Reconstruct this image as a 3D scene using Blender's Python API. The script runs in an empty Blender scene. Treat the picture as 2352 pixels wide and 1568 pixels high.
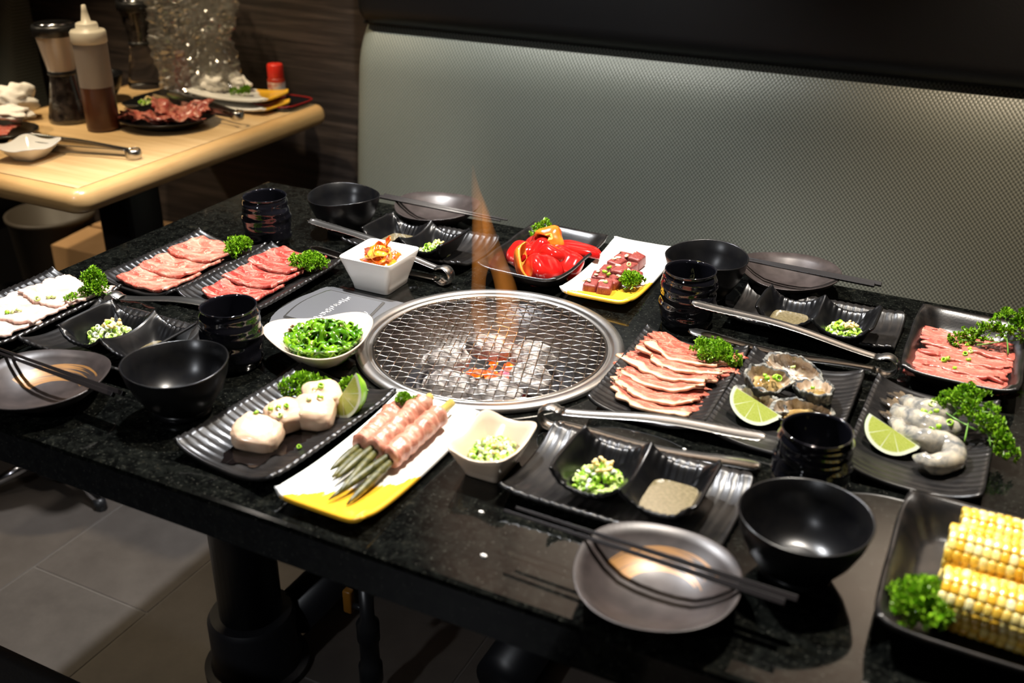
import bpy, bmesh, math, random
import numpy as np
from mathutils import Vector, Matrix, Euler, noise as mnoise

random.seed(7)
RNG = random.Random(11)
PI = math.pi
scene = bpy.context.scene
COL = scene.collection
TOP = 0.75                                  # height of both table tops

# ------------------------------------------------------------------ camera
cam_data = bpy.data.cameras.new('camera')
cam = bpy.data.objects.new('camera', cam_data)
COL.objects.link(cam)
R_ = Vector((0.89535479, 0.44523787, 0.01015049))
U_ = Vector((-0.2071865, 0.39625161, 0.89445985))
F_ = Vector((-0.39422525, 0.80296196, -0.44703305))
CAM = Vector((0.547, -1.05, 1.35))
mw = Matrix((( R_.x, U_.x, -F_.x, CAM.x), (R_.y, U_.y, -F_.y, CAM.y), (R_.z, U_.z, -F_.z, CAM.z), (0, 0, 0, 1)))
cam.matrix_world = mw
cam_data.sensor_width = 36.0
cam_data.lens = 36.0 * 2356.3 / 2352.0
cam_data.clip_start = 0.02
cam_data.dof.use_dof = True
cam_data.dof.focus_distance = 1.42
cam_data.dof.aperture_fstop = 4.0
scene.camera = cam

# ------------------------------------------------------------------ world and view
world = bpy.data.worlds.new('world')
scene.world = world
world.use_nodes = True
world.node_tree.nodes['Background'].inputs[0].default_value = (0.02, 0.018, 0.016, 1)
world.node_tree.nodes['Background'].inputs[1].default_value = 1.0
scene.view_settings.view_transform = 'Standard'
scene.view_settings.look = 'None'
scene.view_settings.gamma = 1.0
scene.view_settings.use_curve_mapping = False
scene.view_settings.exposure = 0.0
try:
    scene.cycles.volume_step_rate = 0.5
    scene.cycles.sample_clamp_indirect = 4.0
except Exception:
    pass

# ------------------------------------------------------------------ lamps added out of view (positions; fixtures are built further down)
CEIL = 2.55
LAMPS = [  # x, y, aim, watts, colour, cone deg, blend, radius
    (-0.52, 0.30, (-0.30, -0.06, TOP), 265, (0.96, 0.97, 1.0), 70, 0.5, 0.035),
    (0.40, 0.28, (0.26, -0.10, TOP), 265, (1.0, 0.92, 0.82), 70, 0.5, 0.035),
    (-1.30, 0.30, (-1.22, 0.52, TOP), 108, (1.0, 0.80, 0.52), 58, 0.6, 0.04),
    (-1.15, -0.35, (-1.05, -0.15, 0.0), 19, (1.0, 0.90, 0.80), 75, 0.7, 0.05),
    (-2.60, -0.40, (-1.50, 0.75, 0.35), 110, (1.0, 0.82, 0.58), 26, 0.6, 0.04),  # added to light the cardboard box under the wooden table
    (-0.50, -2.45, (-0.30, 0.20, 0.20), 80, (0.92, 0.95, 1.0), 42, 0.8, 0.06),  # added fill from the front, reaching under the granite table
]
WASH = [  # added wall-washing downlights, out of view
    (-0.35, -0.10, (-0.32, 1.03, 2.00), 800, (1.0, 0.82, 0.64)),
    (0.55, -0.10, (0.55, 1.03, 2.00), 800, (1.0, 0.80, 0.60)),
]
ADDED_PENDANTS = [  # invented for the backrest gradient: x, y, z, aim, watts, colour, cone, blend
    (-0.42, 0.50, 1.82, (-0.38, 0.90, 0.90), 56, (1.0, 0.99, 0.92), 75, 0.8),
    (0.86, 0.50, 1.82, (0.84, 0.90, 0.90), 68, (1.0, 0.80, 0.58), 75, 0.8),
]

def spot(name, x, y, z, aim, watts, colour, cone, blend, radius):
    d = bpy.data.lights.new(name, 'SPOT')
    d.energy = watts
    d.color = colour
    d.spot_size = math.radians(cone)
    d.spot_blend = blend
    d.shadow_soft_size = radius
    o = bpy.data.objects.new(name, d)
    COL.objects.link(o)
    o.location = (x, y, z)
    o.rotation_euler = (Vector(aim) - Vector((x, y, z))).to_track_quat('-Z', 'Y').to_euler()
    return o

for L in LAMPS:
    spot('added_spot_light', L[0], L[1], CEIL - 0.17, L[2], L[3], L[4], L[5], L[6], L[7])
for L in WASH:
    spot('added_spot_light', L[0], L[1], CEIL - 0.17, L[2], L[3], L[4], 46, 0.7, 0.04)
for L in ADDED_PENDANTS:
    spot('added_spot_light', L[0], L[1], L[2], L[3], L[4], L[5], L[6], L[7], 0.03)

# ------------------------------------------------------------------ helpers: objects
def setp(o, label=None, cat=None, group=None, kind=None):
    if label: o['label'] = label
    if cat: o['category'] = cat
    if group: o['group'] = group
    if kind: o['kind'] = kind
    return o

def thing(name, label, cat, loc=(0, 0, 0), rz=0.0, group=None, rot=None):
    o = bpy.data.objects.new(name, None)
    o.empty_display_size = 0.02
    COL.objects.link(o)
    o.location = loc
    o.rotation_euler = rot if rot else (0, 0, rz)
    return setp(o, label, cat, group)

def ob(name, me, mat=None, parent=None, loc=(0, 0, 0), rot=(0, 0, 0), scale=None):
    o = bpy.data.objects.new(name, me)
    COL.objects.link(o)
    if mat is not None and len(me.materials) == 0:
        me.materials.append(mat)
    o.location = loc
    o.rotation_euler = rot
    if scale is not None:
        o.scale = scale if hasattr(scale, '__len__') else (scale,) * 3
    if parent is not None:
        o.parent = parent
    return o

def me_from(name, verts, faces, smooth=True, uvs=None, matidx=None):
    me = bpy.data.meshes.new(name)
    me.from_pydata([tuple(map(float, v)) for v in verts], [], faces)
    if uvs is not None:
        lay = me.uv_layers.new(name='UVMap')
        for p in me.polygons:
            for li in p.loop_indices:
                lay.data[li].uv = uvs[me.loops[li].vertex_index]
    if smooth:
        me.polygons.foreach_set('use_smooth', [True] * len(me.polygons))
    if matidx is not None:
        me.polygons.foreach_set('material_index', matidx)
    me.update()
    return me

def join_lists(parts):
    V, F = [], []
    for v, f in parts:
        b = len(V)
        V.extend(v)
        F.extend([tuple(i + b for i in q) for q in f])
    return V, F

# ------------------------------------------------------------------ helpers: geometry
def se(th, n):
    c, s = math.cos(th), math.sin(th)
    r = 1.0 / (abs(c) ** n + abs(s) ** n) ** (1.0 / n)
    return c * r, s * r

def loft(rings, seg=64, wob=None, caps=True):
    """rings of (hx, hy, z, n): super-ellipse cross sections stacked into one surface"""
    V, F = [], []
    for k, (hx, hy, z, n) in enumerate(rings):
        for i in range(seg):
            th = 2 * PI * i / seg
            x, y = se(th, n)
            dr, dz = (0, 0) if wob is None else wob(th, k, z)
            V.append((x * (hx + dr), y * (hy + dr), z + dz))
    for k in range(len(rings) - 1):
        for i in range(seg):
            j = (i + 1) % seg
            F.append((k * seg + i, k * seg + j, (k + 1) * seg + j, (k + 1) * seg + i))
    if caps:
        F.append(tuple(reversed(range(seg))))
        b = (len(rings) - 1) * seg
        F.append(tuple(b + i for i in range(seg)))
    return V, F

def lathe(profile, seg=64, wob=None, caps=True):
    return loft([(r, r, z, 2.0) for r, z in profile], seg, wob, caps)

def dish(sx, sy, n, zf, thick, nu=40, nv=40):
    """closed shell over a rounded-rectangle grid; zf(u, v, s) gives the upper surface"""
    u = np.linspace(-1, 1, nu)[:, None] * np.ones((1, nv))
    v = np.ones((nu, 1)) * np.linspace(-1, 1, nv)[None, :]
    s = np.maximum(abs(u), abs(v))
    den = (abs(u) ** n + abs(v) ** n) ** (1.0 / n)
    fac = np.where(den > 1e-9, s / np.maximum(den, 1e-9), 1)
    X, Y = u * fac * sx / 2, v * fac * sy / 2
    Z = zf(u, v, s, X, Y)
    P = np.stack([X, Y, Z], -1)
    du = np.gradient(P, axis=0)
    dv = np.gradient(P, axis=1)
    N = np.cross(du, dv)
    N /= np.maximum(np.linalg.norm(N, axis=-1, keepdims=True), 1e-12)
    B = P - N * thick
    V = [tuple(p) for p in P.reshape(-1, 3)] + [tuple(p) for p in B.reshape(-1, 3)]
    uv = [((a + 1) / 2, (b + 1) / 2) for a, b in zip(u.reshape(-1), v.reshape(-1))] * 2
    F = []
    o = nu * nv
    for i in range(nu - 1):
        for j in range(nv - 1):
            a, b, c, d = i * nv + j, (i + 1) * nv + j, (i + 1) * nv + j + 1, i * nv + j + 1
            F.append((a, b, c, d))
            F.append((o + d, o + c, o + b, o + a))
    ring = [i * nv for i in range(nu)] + [(nu - 1) * nv + j for j in range(1, nv)] + \
           [i * nv + nv - 1 for i in range(nu - 2, -1, -1)] + [j for j in range(nv - 2, 0, -1)]
    m = len(ring)
    for k in range(m):
        a, b = ring[k], ring[(k + 1) % m]
        F.append((a, a + o, b + o, b))
    return V, F, uv

def sstep(a, b, x):
    t = np.clip((x - a) / (b - a), 0, 1)
    return t * t * (3 - 2 * t)

def tube(pts, rad, seg=8, caps=True, flat=1.0):
    pts = [Vector(p) for p in pts]
    n = len(pts)
    rads = rad if hasattr(rad, '__len__') else [rad] * n
    V, F = [], []
    prev = None
    for i, p in enumerate(pts):
        t = (pts[min(i + 1, n - 1)] - pts[max(i - 1, 0)])
        t = t.normalized() if t.length > 1e-12 else Vector((0, 0, 1))
        if prev is None:
            a = Vector((0, 0, 1)) if abs(t.z) < 0.9 else Vector((1, 0, 0))
            nrm = t.cross(a).normalized()
        else:
            nrm = prev - t * prev.dot(t)
            nrm = nrm.normalized() if nrm.length > 1e-9 else t.orthogonal().normalized()
        prev = nrm
        bn = t.cross(nrm)
        for k in range(seg):
            a = 2 * PI * k / seg
            V.append(p + (nrm * math.cos(a) + bn * math.sin(a) * flat) * rads[i])
    for i in range(n - 1):
        for k in range(seg):
            j = (k + 1) % seg
            F.append((i * seg + k, i * seg + j, (i + 1) * seg + j, (i + 1) * seg + k))
    if caps:
        F.append(tuple(reversed(range(seg))))
        F.append(tuple((n - 1) * seg + k for k in range(seg)))
    return V, F

def smooth_path(ctrl, n=24):
    """Catmull-Rom through control points"""
    c = [Vector(p) for p in ctrl]
    c = [c[0] * 2 - c[1]] + c + [c[-1] * 2 - c[-2]]
    out = []
    m = len(c) - 3
    for i in range(n):
        f = i / (n - 1) * m
        k = min(int(f), m - 1)
        t = f - k
        p0, p1, p2, p3 = c[k], c[k + 1], c[k + 2], c[k + 3]
        out.append(0.5 * ((2 * p1) + (p2 - p0) * t + (2 * p0 - 5 * p1 + 4 * p2 - p3) * t * t + (3 * p1 - p0 - 3 * p2 + p3) * t ** 3))
    return out

def box(x0, x1, y0, y1, z0, z1, bev=0.0, seg=3):
    bm = bmesh.new()
    bmesh.ops.create_cube(bm, size=1)
    for v in bm.verts:
        v.co = Vector(((x0 + x1) / 2 + v.co.x * (x1 - x0), (y0 + y1) / 2 + v.co.y * (y1 - y0), (z0 + z1) / 2 + v.co.z * (z1 - z0)))
    if bev > 0:
        bmesh.ops.bevel(bm, geom=list(bm.edges), offset=bev, segments=seg, profile=0.5, affect='EDGES')
    V = [v.co.copy() for v in bm.verts]
    bm.verts.index_update()
    F = [tuple(v.index for v in f.verts) for f in bm.faces]
    bm.free()
    return V, F

def blob(rx, ry, rz, seed=0, amp=0.12, freq=2.2, nu=20, nv=14, flatz=None, power=1.0):
    V, F = [], []
    off = Vector((seed * 3.17, seed * 1.91, seed * 0.73))
    for j in range(nv + 1):
        ph = -PI / 2 + PI * j / nv
        for i in range(nu):
            th = 2 * PI * i / nu
            d = Vector((math.cos(ph) * math.cos(th), math.cos(ph) * math.sin(th), math.sin(ph)))
            k = 1 + amp * mnoise.noise(d * freq + off) + amp * 0.5 * mnoise.noise(d * freq * 2.3 + off)
            p = Vector([math.copysign(abs(c) ** power, c) for c in d]) * k
            z = p.z * rz
            if flatz is not None:
                z = max(z, -flatz)
            V.append(Vector((p.x * rx, p.y * ry, z)))
    for j in range(nv):
        for i in range(nu):
            i2 = (i + 1) % nu
            F.append((j * nu + i, j * nu + i2, (j + 1) * nu + i2, (j + 1) * nu + i))
    return V, F

def moved(vf, loc=(0, 0, 0), rot=(0, 0, 0)):
    m = Matrix.Translation(loc) @ Euler(rot).to_matrix().to_4x4()
    return [m @ Vector(v) for v in vf[0]], vf[1]

def smooth_by_angle(o, deg=35):
    me = o.data
    me.polygons.foreach_set('use_smooth', [True] * len(me.polygons))
    try:
        me.set_sharp_from_angle(angle=math.radians(deg))
    except Exception:
        pass
    return o

# ------------------------------------------------------------------ helpers: materials
class NT:
    def __init__(self, name):
        self.m = bpy.data.materials.new(name)
        self.m.use_nodes = True
        self.t = self.m.node_tree
        self.b = self.t.nodes['Principled BSDF']
        self.out = self.t.nodes['Material Output']
    def n(self, kind, **kw):
        nd = self.t.nodes.new(kind)
        for k, v in kw.items():
            if k in nd.inputs.keys():
                nd.inputs[k].default_value = v
            else:
                setattr(nd, k, v)
        return nd
    def l(self, a, b):
        self.t.links.new(a, b)
    def coord(self, kind='Object', scale=(1, 1, 1), rot=(0, 0, 0)):
        tc = self.n('ShaderNodeTexCoord')
        mp = self.n('ShaderNodeMapping')
        mp.inputs['Scale'].default_value = scale
        mp.inputs['Rotation'].default_value = rot
        self.l(tc.outputs[kind], mp.inputs['Vector'])
        return mp.outputs['Vector']
    def noise(self, vec, scale, detail=4, rough=0.5, dist=0.0):
        nd = self.n('ShaderNodeTexNoise')
        nd.inputs['Scale'].default_value = scale
        nd.inputs['Detail'].default_value = detail
        nd.inputs['Roughness'].default_value = rough
        nd.inputs['Distortion'].default_value = dist
        if vec is not None:
            self.l(vec, nd.inputs['Vector'])
        return nd.outputs['Fac']
    def ramp(self, fac, stops, interp='LINEAR'):
        r = self.n('ShaderNodeValToRGB')
        r.color_ramp.interpolation = interp
        e = r.color_ramp.elements
        while len(e) < len(stops):
            e.new(0.5)
        for el, (p, c) in zip(e, stops):
            el.position = p
            el.color = (*c, 1) if len(c) == 3 else c
        self.l(fac, r.inputs['Fac'])
        return r.outputs['Color']
    def mix(self, fac, a, b, mode='MIX'):
        m = self.n('ShaderNodeMix', data_type='RGBA', blend_type=mode)
        for sock, val in ((m.inputs[0], fac), (m.inputs[6], a), (m.inputs[7], b)):
            if isinstance(val, bpy.types.NodeSocket):
                self.l(val, sock)
            elif hasattr(val, '__len__'):
                sock.default_value = (*val, 1) if len(val) == 3 else val
            else:
                sock.default_value = val
        return m.outputs[2]
    def math(self, op, a, b=0.0, c=0.0, clamp=False):
        m = self.n('ShaderNodeMath', operation=op, use_clamp=clamp)
        for k, v in enumerate((a, b, c)):
            if isinstance(v, bpy.types.NodeSocket):
                self.l(v, m.inputs[k])
            else:
                m.inputs[k].default_value = v
        return m.outputs[0]
    def sep(self, vec):
        s = self.n('ShaderNodeSeparateXYZ')
        self.l(vec, s.inputs[0])
        return s.outputs
    def bump(self, h, strength=0.3, dist=0.001):
        b = self.n('ShaderNodeBump')
        b.inputs['Strength'].default_value = strength
        b.inputs['Distance'].default_value = dist
        self.l(h, b.inputs['Height'])
        self.l(b.outputs['Normal'], self.b.inputs['Normal'])
    def set(self, **kw):
        mp = dict(rough='Roughness', metal='Metallic', spec='Specular IOR Level', coat='Coat Weight', coat_rough='Coat Roughness',
                  sss='Subsurface Weight', trans='Transmission Weight', ior='IOR', alpha='Alpha', aniso='Anisotropic', sheen='Sheen Weight')
        for k, v in kw.items():
            if k == 'sss':
                self.b.inputs['Subsurface Weight'].default_value = v[0]
                self.b.inputs['Subsurface Radius'].default_value = v[1]
                self.b.inputs['Subsurface Scale'].default_value = v[2]
            else:
                self.b.inputs[mp[k]].default_value = v
    def col(self, c):
        if isinstance(c, bpy.types.NodeSocket):
            self.l(c, self.b.inputs['Base Color'])
        else:
            self.b.inputs['Base Color'].default_value = (*c, 1)

def simple(name, c1, rough=0.5, c2=None, scale=30, lo=0.4, hi=0.65, stretch=(1, 1, 1), bump=None, detail=5, **kw):
    t = NT(name)
    v = t.coord('Object', stretch)
    if c2 is not None:
        t.col(t.ramp(t.noise(v, scale, detail), [(lo, c1), (hi, c2)]))
    else:
        t.col(c1)
    if bump:
        t.bump(t.noise(v, bump[0], 4), bump[1], bump[2])
    t.set(rough=rough, **kw)
    return t.m

MAT = {}
def build_materials():
    # polished speckled black granite
    t = NT('granite'); v = t.coord()
    n1 = t.noise(v, 75, 6, 0.68, 0.5)
    n2 = t.noise(v, 260, 3, 0.6)
    vo = t.n('ShaderNodeTexVoronoi'); vo.inputs['Scale'].default_value = 130; t.l(v, vo.inputs['Vector'])
    base = t.ramp(n1, [(0.42, (0.0012, 0.0013, 0.0012)), (0.6, (0.0045, 0.005, 0.0042)), (0.78, (0.018, 0.016, 0.011))])
    speck = t.ramp(n2, [(0.58, (0, 0, 0)), (0.70, (1, 1, 1))])
    c = t.mix(t.math('MULTIPLY', speck, 0.6), base, (0.028, 0.029, 0.023))
    flk = t.ramp(vo.outputs['Distance'], [(0.04, (1, 1, 1)), (0.13, (0, 0, 0))])
    t.col(t.mix(t.math('MULTIPLY', flk, 0.5), c, (0.075, 0.071, 0.058)))
    t.set(rough=0.08, spec=0.5)
    MAT['granite'] = t.m
    # dark wood laminate of the wall
    t = NT('dark_wood'); v = t.coord('Object', (1.2, 1, 26))
    n1 = t.noise(v, 3.2, 8, 0.62, 0.35)
    n2 = t.noise(t.coord('Object', (2, 1, 160)), 4, 4, 0.6)
    c = t.ramp(n1, [(0.36, (0.020, 0.016, 0.0145)), (0.5, (0.042, 0.032, 0.028)), (0.66, (0.085, 0.064, 0.054))])
    t.col(t.mix(t.math('MULTIPLY', n2, 0.45), c, (0.03, 0.022, 0.02)))
    t.bump(n1, 0.25, 0.002); t.set(rough=0.45)
    MAT['dark_wood'] = t.m
    # light wood laminate
    t = NT('light_wood'); v = t.coord('Object', (1.5, 30, 30))
    n1 = t.noise(v, 2.0, 6, 0.6, 0.2)
    t.col(t.ramp(n1, [(0.35, (0.56, 0.36, 0.16)), (0.65, (0.70, 0.48, 0.24))]))
    t.set(rough=0.33, coat=0.15, coat_rough=0.15)
    MAT['light_wood'] = t.m
    t = NT('wood_edge'); v = t.coord('Object', (6, 6, 60))
    t.col(t.ramp(t.noise(v, 2.0, 5, 0.6, 0.2), [(0.3, (0.50, 0.29, 0.11)), (0.7, (0.60, 0.37, 0.15))]))
    t.set(rough=0.3, coat=0.2, coat_rough=0.12)
    MAT['wood_edge'] = t.m
    # woven booth fabric
    t = NT('woven_vinyl'); tc = t.n('ShaderNodeTexCoord'); s = t.sep(tc.outputs['Object'])
    a = t.math('SINE', t.math('MULTIPLY', s[0], 2 * PI / 0.0078))
    b = t.math('SINE', t.math('MULTIPLY', s[2], 2 * PI / 0.0088))
    h = t.math('ADD', t.math('MULTIPLY', t.math('MULTIPLY', a, b), 0.5), 0.5)
    t.col(t.ramp(h, [(0.20, (0.075, 0.083, 0.072)), (0.75, (0.245, 0.26, 0.227))]))
    t.bump(h, 0.6, 0.0012); t.set(rough=0.42, spec=0.4)
    MAT['woven'] = t.m
    MAT['leather'] = simple('black_leather', (0.0035, 0.0036, 0.0046), 0.46, spec=0.35, bump=(220, 0.35, 0.0008))
    # floor tile
    t = NT('floor_tile'); v = t.coord('Object'); inf = t.n('ShaderNodeObjectInfo')
    n1 = t.noise(v, 9, 7, 0.65); n2 = t.noise(v, 120, 3, 0.6)
    c = t.ramp(n1, [(0.3, (0.050, 0.043, 0.038)), (0.7, (0.088, 0.077, 0.068))])
    c = t.mix(t.math('MULTIPLY', n2, 0.45), c, (0.032, 0.028, 0.026))
    c = t.mix(t.math('MULTIPLY', inf.outputs['Random'], 0.35), c, (0.060, 0.048, 0.038))
    t.col(c); t.bump(n2, 0.15, 0.0006); t.set(rough=0.42)
    MAT['tile'] = t.m
    MAT['grout'] = simple('grout', (0.085, 0.075, 0.066), 0.8)
    MAT['plaster'] = simple('ceiling_paint', (0.16, 0.14, 0.12), 0.85)
    MAT['dark_paint'] = simple('dark_paint', (0.05, 0.043, 0.04), 0.7)
    MAT['black_metal'] = simple('black_metal', (0.008, 0.008, 0.010), 0.42)
    MAT['black_plastic'] = simple('black_plastic', (0.012, 0.012, 0.013), 0.35)
    MAT['lamp_lens'] = simple('lamp_lens', (0.7, 0.68, 0.62), 0.3)
    # ceramics
    MAT['black_ceramic'] = simple('black_ceramic', (0.0030, 0.0030, 0.0036), 0.29, (0.005, 0.0048, 0.0048), 60, spec=0.36)
    MAT['ribbed_ceramic'] = simple('ribbed_ceramic', (0.006, 0.0056, 0.0056), 0.32, (0.014, 0.0125, 0.0115), 40, bump=(90, 0.12, 0.0006), spec=0.36)
    t = NT('dark_edge_ceramic'); v = t.coord()
    n1 = t.noise(v, 60, 5)
    t.col(t.ramp(n1, [(0.4, (0.006, 0.0056, 0.0055)), (0.7, (0.016, 0.013, 0.011))]))
    t.bump(t.noise(v, 400, 3), 0.2, 0.0004); t.set(rough=0.28)
    MAT['tray_ceramic'] = t.m
    MAT['gloss_black'] = simple('gloss_black_glaze', (0.005, 0.005, 0.007), 0.07, coat=0.5, coat_rough=0.03)
    # cup glaze with worn blossom marks on one side
    t = NT('cup_glaze'); tc = t.n('ShaderNodeTexCoord'); s = t.sep(tc.outputs['Object'])
    vo = t.n('ShaderNodeTexVoronoi'); vo.inputs['Scale'].default_value = 48; vo.inputs['Randomness'].default_value = 0.55
    t.l(tc.outputs['Object'], vo.inputs['Vector'])
    spots = t.ramp(vo.outputs['Distance'], [(0.26, (1, 1, 1)), (0.36, (0, 0, 0))])
    side = t.math('GREATER_THAN', t.math('SUBTRACT', s[0], t.math('MULTIPLY', s[1], 0.45)), 0.0352)
    n1 = t.noise(tc.outputs['Object'], 300, 3)
    mk = t.math('MULTIPLY', t.math('MULTIPLY', spots, side), t.math('GREATER_THAN', n1, 0.45))
    t.col(t.mix(mk, (0.005, 0.005, 0.007), (0.16, 0.15, 0.07)))
    t.set(rough=0.07, coat=0.5, coat_rough=0.03)
    MAT['cup_glaze'] = t.m
    # bronze-grey saucer with an orange brush stroke
    t = NT('saucer_glaze'); tc = t.n('ShaderNodeTexCoord'); s = t.sep(tc.outputs['Object'])
    ang = t.math('ARCTAN2', s[1], s[0])
    rad = t.math('SQRT', t.math('ADD', t.math('MULTIPLY', s[0], s[0]), t.math('MULTIPLY', s[1], s[1])))
    streak = t.n('ShaderNodeTexNoise'); streak.inputs['Scale'].default_value = 1.0; streak.inputs['Detail'].default_value = 3
    cmb = t.n('ShaderNodeCombineXYZ'); t.l(t.math('MULTIPLY', ang, 0.55), cmb.inputs[0]); t.l(t.math('MULTIPLY', rad, 620), cmb.inputs[1])
    t.l(cmb.outputs[0], streak.inputs['Vector'])
    sv = streak.outputs['Fac']
    r2 = t.math('ADD', rad, t.math('MULTIPLY', t.math('SUBTRACT', ang, 1.6), 0.0035))
    band = t.math('MULTIPLY', t.math('GREATER_THAN', r2, 0.031), t.math('LESS_THAN', r2, 0.0545))
    endn = t.math('ADD', ang, t.math('MULTIPLY', t.math('SUBTRACT', sv, 0.5), 1.6))
    sector = t.math('MULTIPLY', t.math('GREATER_THAN', endn, 0.55), t.math('LESS_THAN', ang, 2.75))
    up = t.math('GREATER_THAN', s[2], 0.006)
    solid = t.ramp(t.math('SUBTRACT', sv, t.math('MULTIPLY', t.math('SUBTRACT', 2.2, ang), 0.10)), [(0.34, (0, 0, 0)), (0.44, (1, 1, 1))])
    mk = t.math('MULTIPLY', t.math('MULTIPLY', band, sector), t.math('MULTIPLY', up, solid))
    base = t.ramp(t.noise(tc.outputs['Object'], 50, 5), [(0.35, (0.020, 0.0155, 0.0145)), (0.65, (0.036, 0.028, 0.026))])
    t.col(t.mix(mk, base, (0.22, 0.105, 0.028)))
    t.set(rough=0.37, metal=0.15, spec=0.42)
    MAT['saucer'] = t.m
    MAT['saucer_plain'] = simple('saucer_plain', (0.030, 0.023, 0.021), 0.36, (0.050, 0.039, 0.036), 50, metal=0.25, spec=0.45)
    MAT['white_ceramic'] = simple('white_ceramic', (0.82, 0.80, 0.76), 0.12, coat=0.3, coat_rough=0.05)
    MAT['cream_ceramic'] = simple('cream_ceramic', (0.64, 0.52, 0.40), 0.13, coat=0.3, coat_rough=0.05)
    t = NT('white_yellow_ceramic'); tc = t.n('ShaderNodeTexCoord'); s = t.sep(tc.outputs['Object'])
    n1 = t.noise(t.coord('Object', (60, 14, 30)), 2.4, 5, 0.65)
    f = t.math('ADD', t.math('SUBTRACT', t.math('MULTIPLY', s[0], 8.0), t.math('MULTIPLY', s[1], 8.0)), t.math('MULTIPLY', n1, 0.42))
    t.col(t.mix(t.ramp(f, [(0.76, (0, 0, 0)), (0.79, (1, 1, 1))]), (0.82, 0.81, 0.77), (0.78, 0.42, 0.03)))
    t.set(rough=0.12, coat=0.3, coat_rough=0.05)
    MAT['yellow_plate'] = t.m
    # steel
    MAT['steel'] = simple('steel', (0.48, 0.46, 0.43), 0.27, metal=1.0)
    t = NT('brushed_steel'); v = t.coord('Object', (1, 1, 1))
    n1 = t.noise(t.coord('Object', (220, 220, 220)), 1.0, 3)
    t.col((0.27, 0.27, 0.28)); t.set(rough=0.40, metal=0.9)
    t.bump(n1, 0.05, 0.0004)
    MAT['brushed'] = t.m
    MAT['ring_steel'] = simple('ring_steel', (0.66, 0.64, 0.61), 0.31, (0.52, 0.49, 0.45), 18, metal=1.0)
    MAT['dark_steel'] = simple('dark_steel', (0.30, 0.29, 0.285), 0.30, (0.11, 0.10, 0.095), 14, metal=1.0)
    MAT['wire'] = simple('grate_wire', (0.52, 0.49, 0.45), 0.20, (0.26, 0.21, 0.165), 40, metal=1.0)
    MAT['burnt'] = simple('burnt_iron', (0.02, 0.018, 0.018), 0.6, (0.05, 0.04, 0.035), 40)
    t = NT('ash_stone'); v = t.coord()
    n1 = t.noise(v, 26, 7, 0.62, 0.4); n2 = t.noise(v, 90, 4, 0.6)
    sp = t.n('ShaderNodeTexVoronoi'); sp.inputs['Scale'].default_value = 60; t.l(v, sp.inputs['Vector'])
    c = t.ramp(n1, [(0.40, (0.035, 0.027, 0.023)), (0.48, (0.20, 0.175, 0.155)), (0.58, (0.50, 0.465, 0.43))])
    c = t.mix(t.ramp(sp.outputs['Distance'], [(0.05, (1, 1, 1)), (0.12, (0, 0, 0))]), c, (0.05, 0.04, 0.04))
    t.col(t.mix(t.math('MULTIPLY', n2, 0.3), c, (0.3, 0.27, 0.25))); t.bump(n1, 0.4, 0.002); t.set(rough=0.85)
    MAT['stone'] = t.m
    t = NT('ember'); v = t.coord(); n1 = t.noise(v, 60, 4)
    t.col((0.05, 0.01, 0.005))
    t.l(t.ramp(n1, [(0.3, (0.5, 0.01, 0.0)), (0.5, (1.0, 0.10, 0.005)), (0.65, (1.0, 0.38, 0.03))]), t.b.inputs['Emission Color'])
    t.b.inputs['Emission Strength'].default_value = 2.6
    MAT['ember'] = t.m
    for nm, colr, st, lo, hi in (('flame', (1.0, 0.34, 0.055), 22.0, 0.30, 0.80), ('blue_flame', (0.03, 0.05, 1.0), 30.0, 0.25, 0.7)):
        t = NT(nm)
        t.t.nodes.remove(t.b)
        e = t.n('ShaderNodeEmission'); e.inputs['Color'].default_value = (*colr, 1)
        n1 = t.noise(t.coord('Object', (40, 40, 9)), 1.0, 3)
        t.l(t.math('MULTIPLY', t.ramp(n1, [(lo, (0.12,) * 3), (hi, (1,) * 3)]), st), e.inputs['Strength'])
        t.l(e.outputs[0], t.out.inputs['Volume'])
        MAT[nm] = t.m
    # greens
    t = NT('parsley_leaf'); v = t.coord(); inf = t.n('ShaderNodeObjectInfo')
    n1 = t.noise(v, 160, 3)
    c = t.ramp(n1, [(0.3, (0.075, 0.19, 0.005)), (0.7, (0.26, 0.48, 0.016))])
    t.col(c); t.set(rough=0.38, spec=0.4, sss=(0.25, (0.004, 0.008, 0.002), 0.3))
    MAT['parsley'] = t.m
    MAT['parsley_stem'] = simple('parsley_stem', (0.12, 0.27, 0.03), 0.4)
    MAT['scallion_green'] = simple('scallion_green', (0.20, 0.39, 0.012), 0.28, (0.37, 0.57, 0.05), 90, sss=(0.2, (0.004, 0.008, 0.002), 0.3))
    MAT['scallion_pale'] = simple('scallion_pale', (0.48, 0.62, 0.18), 0.28, (0.64, 0.72, 0.34), 90, sss=(0.25, (0.006, 0.008, 0.003), 0.3))
    MAT['scallion_white'] = simple('scallion_white', (0.80, 0.83, 0.66), 0.28, sss=(0.25, (0.006, 0.008, 0.005), 0.3))
    MAT['garlic'] = simple('garlic_bits', (0.80, 0.56, 0.20), 0.35, (0.85, 0.70, 0.38), 120, sss=(0.2, (0.008, 0.005, 0.002), 0.3))
    MAT['pale_garlic'] = simple('pale_garlic', (0.82, 0.66, 0.38), 0.35, (0.70, 0.50, 0.22), 120)
    MAT['sauce'] = simple('cloudy_sauce', (0.11, 0.088, 0.044), 0.08, (0.16, 0.13, 0.072), 260, coat=0.6, coat_rough=0.03)
    MAT['soy'] = simple('soy_sauce', (0.004, 0.003, 0.003), 0.04, coat=0.7, coat_rough=0.02)
    MAT['seaweed'] = simple('seaweed', (0.050, 0.165, 0.003), 0.14, (0.20, 0.38, 0.012), 50, coat=0.5, coat_rough=0.06, sss=(0.25, (0.004, 0.010, 0.002), 0.4))
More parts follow.
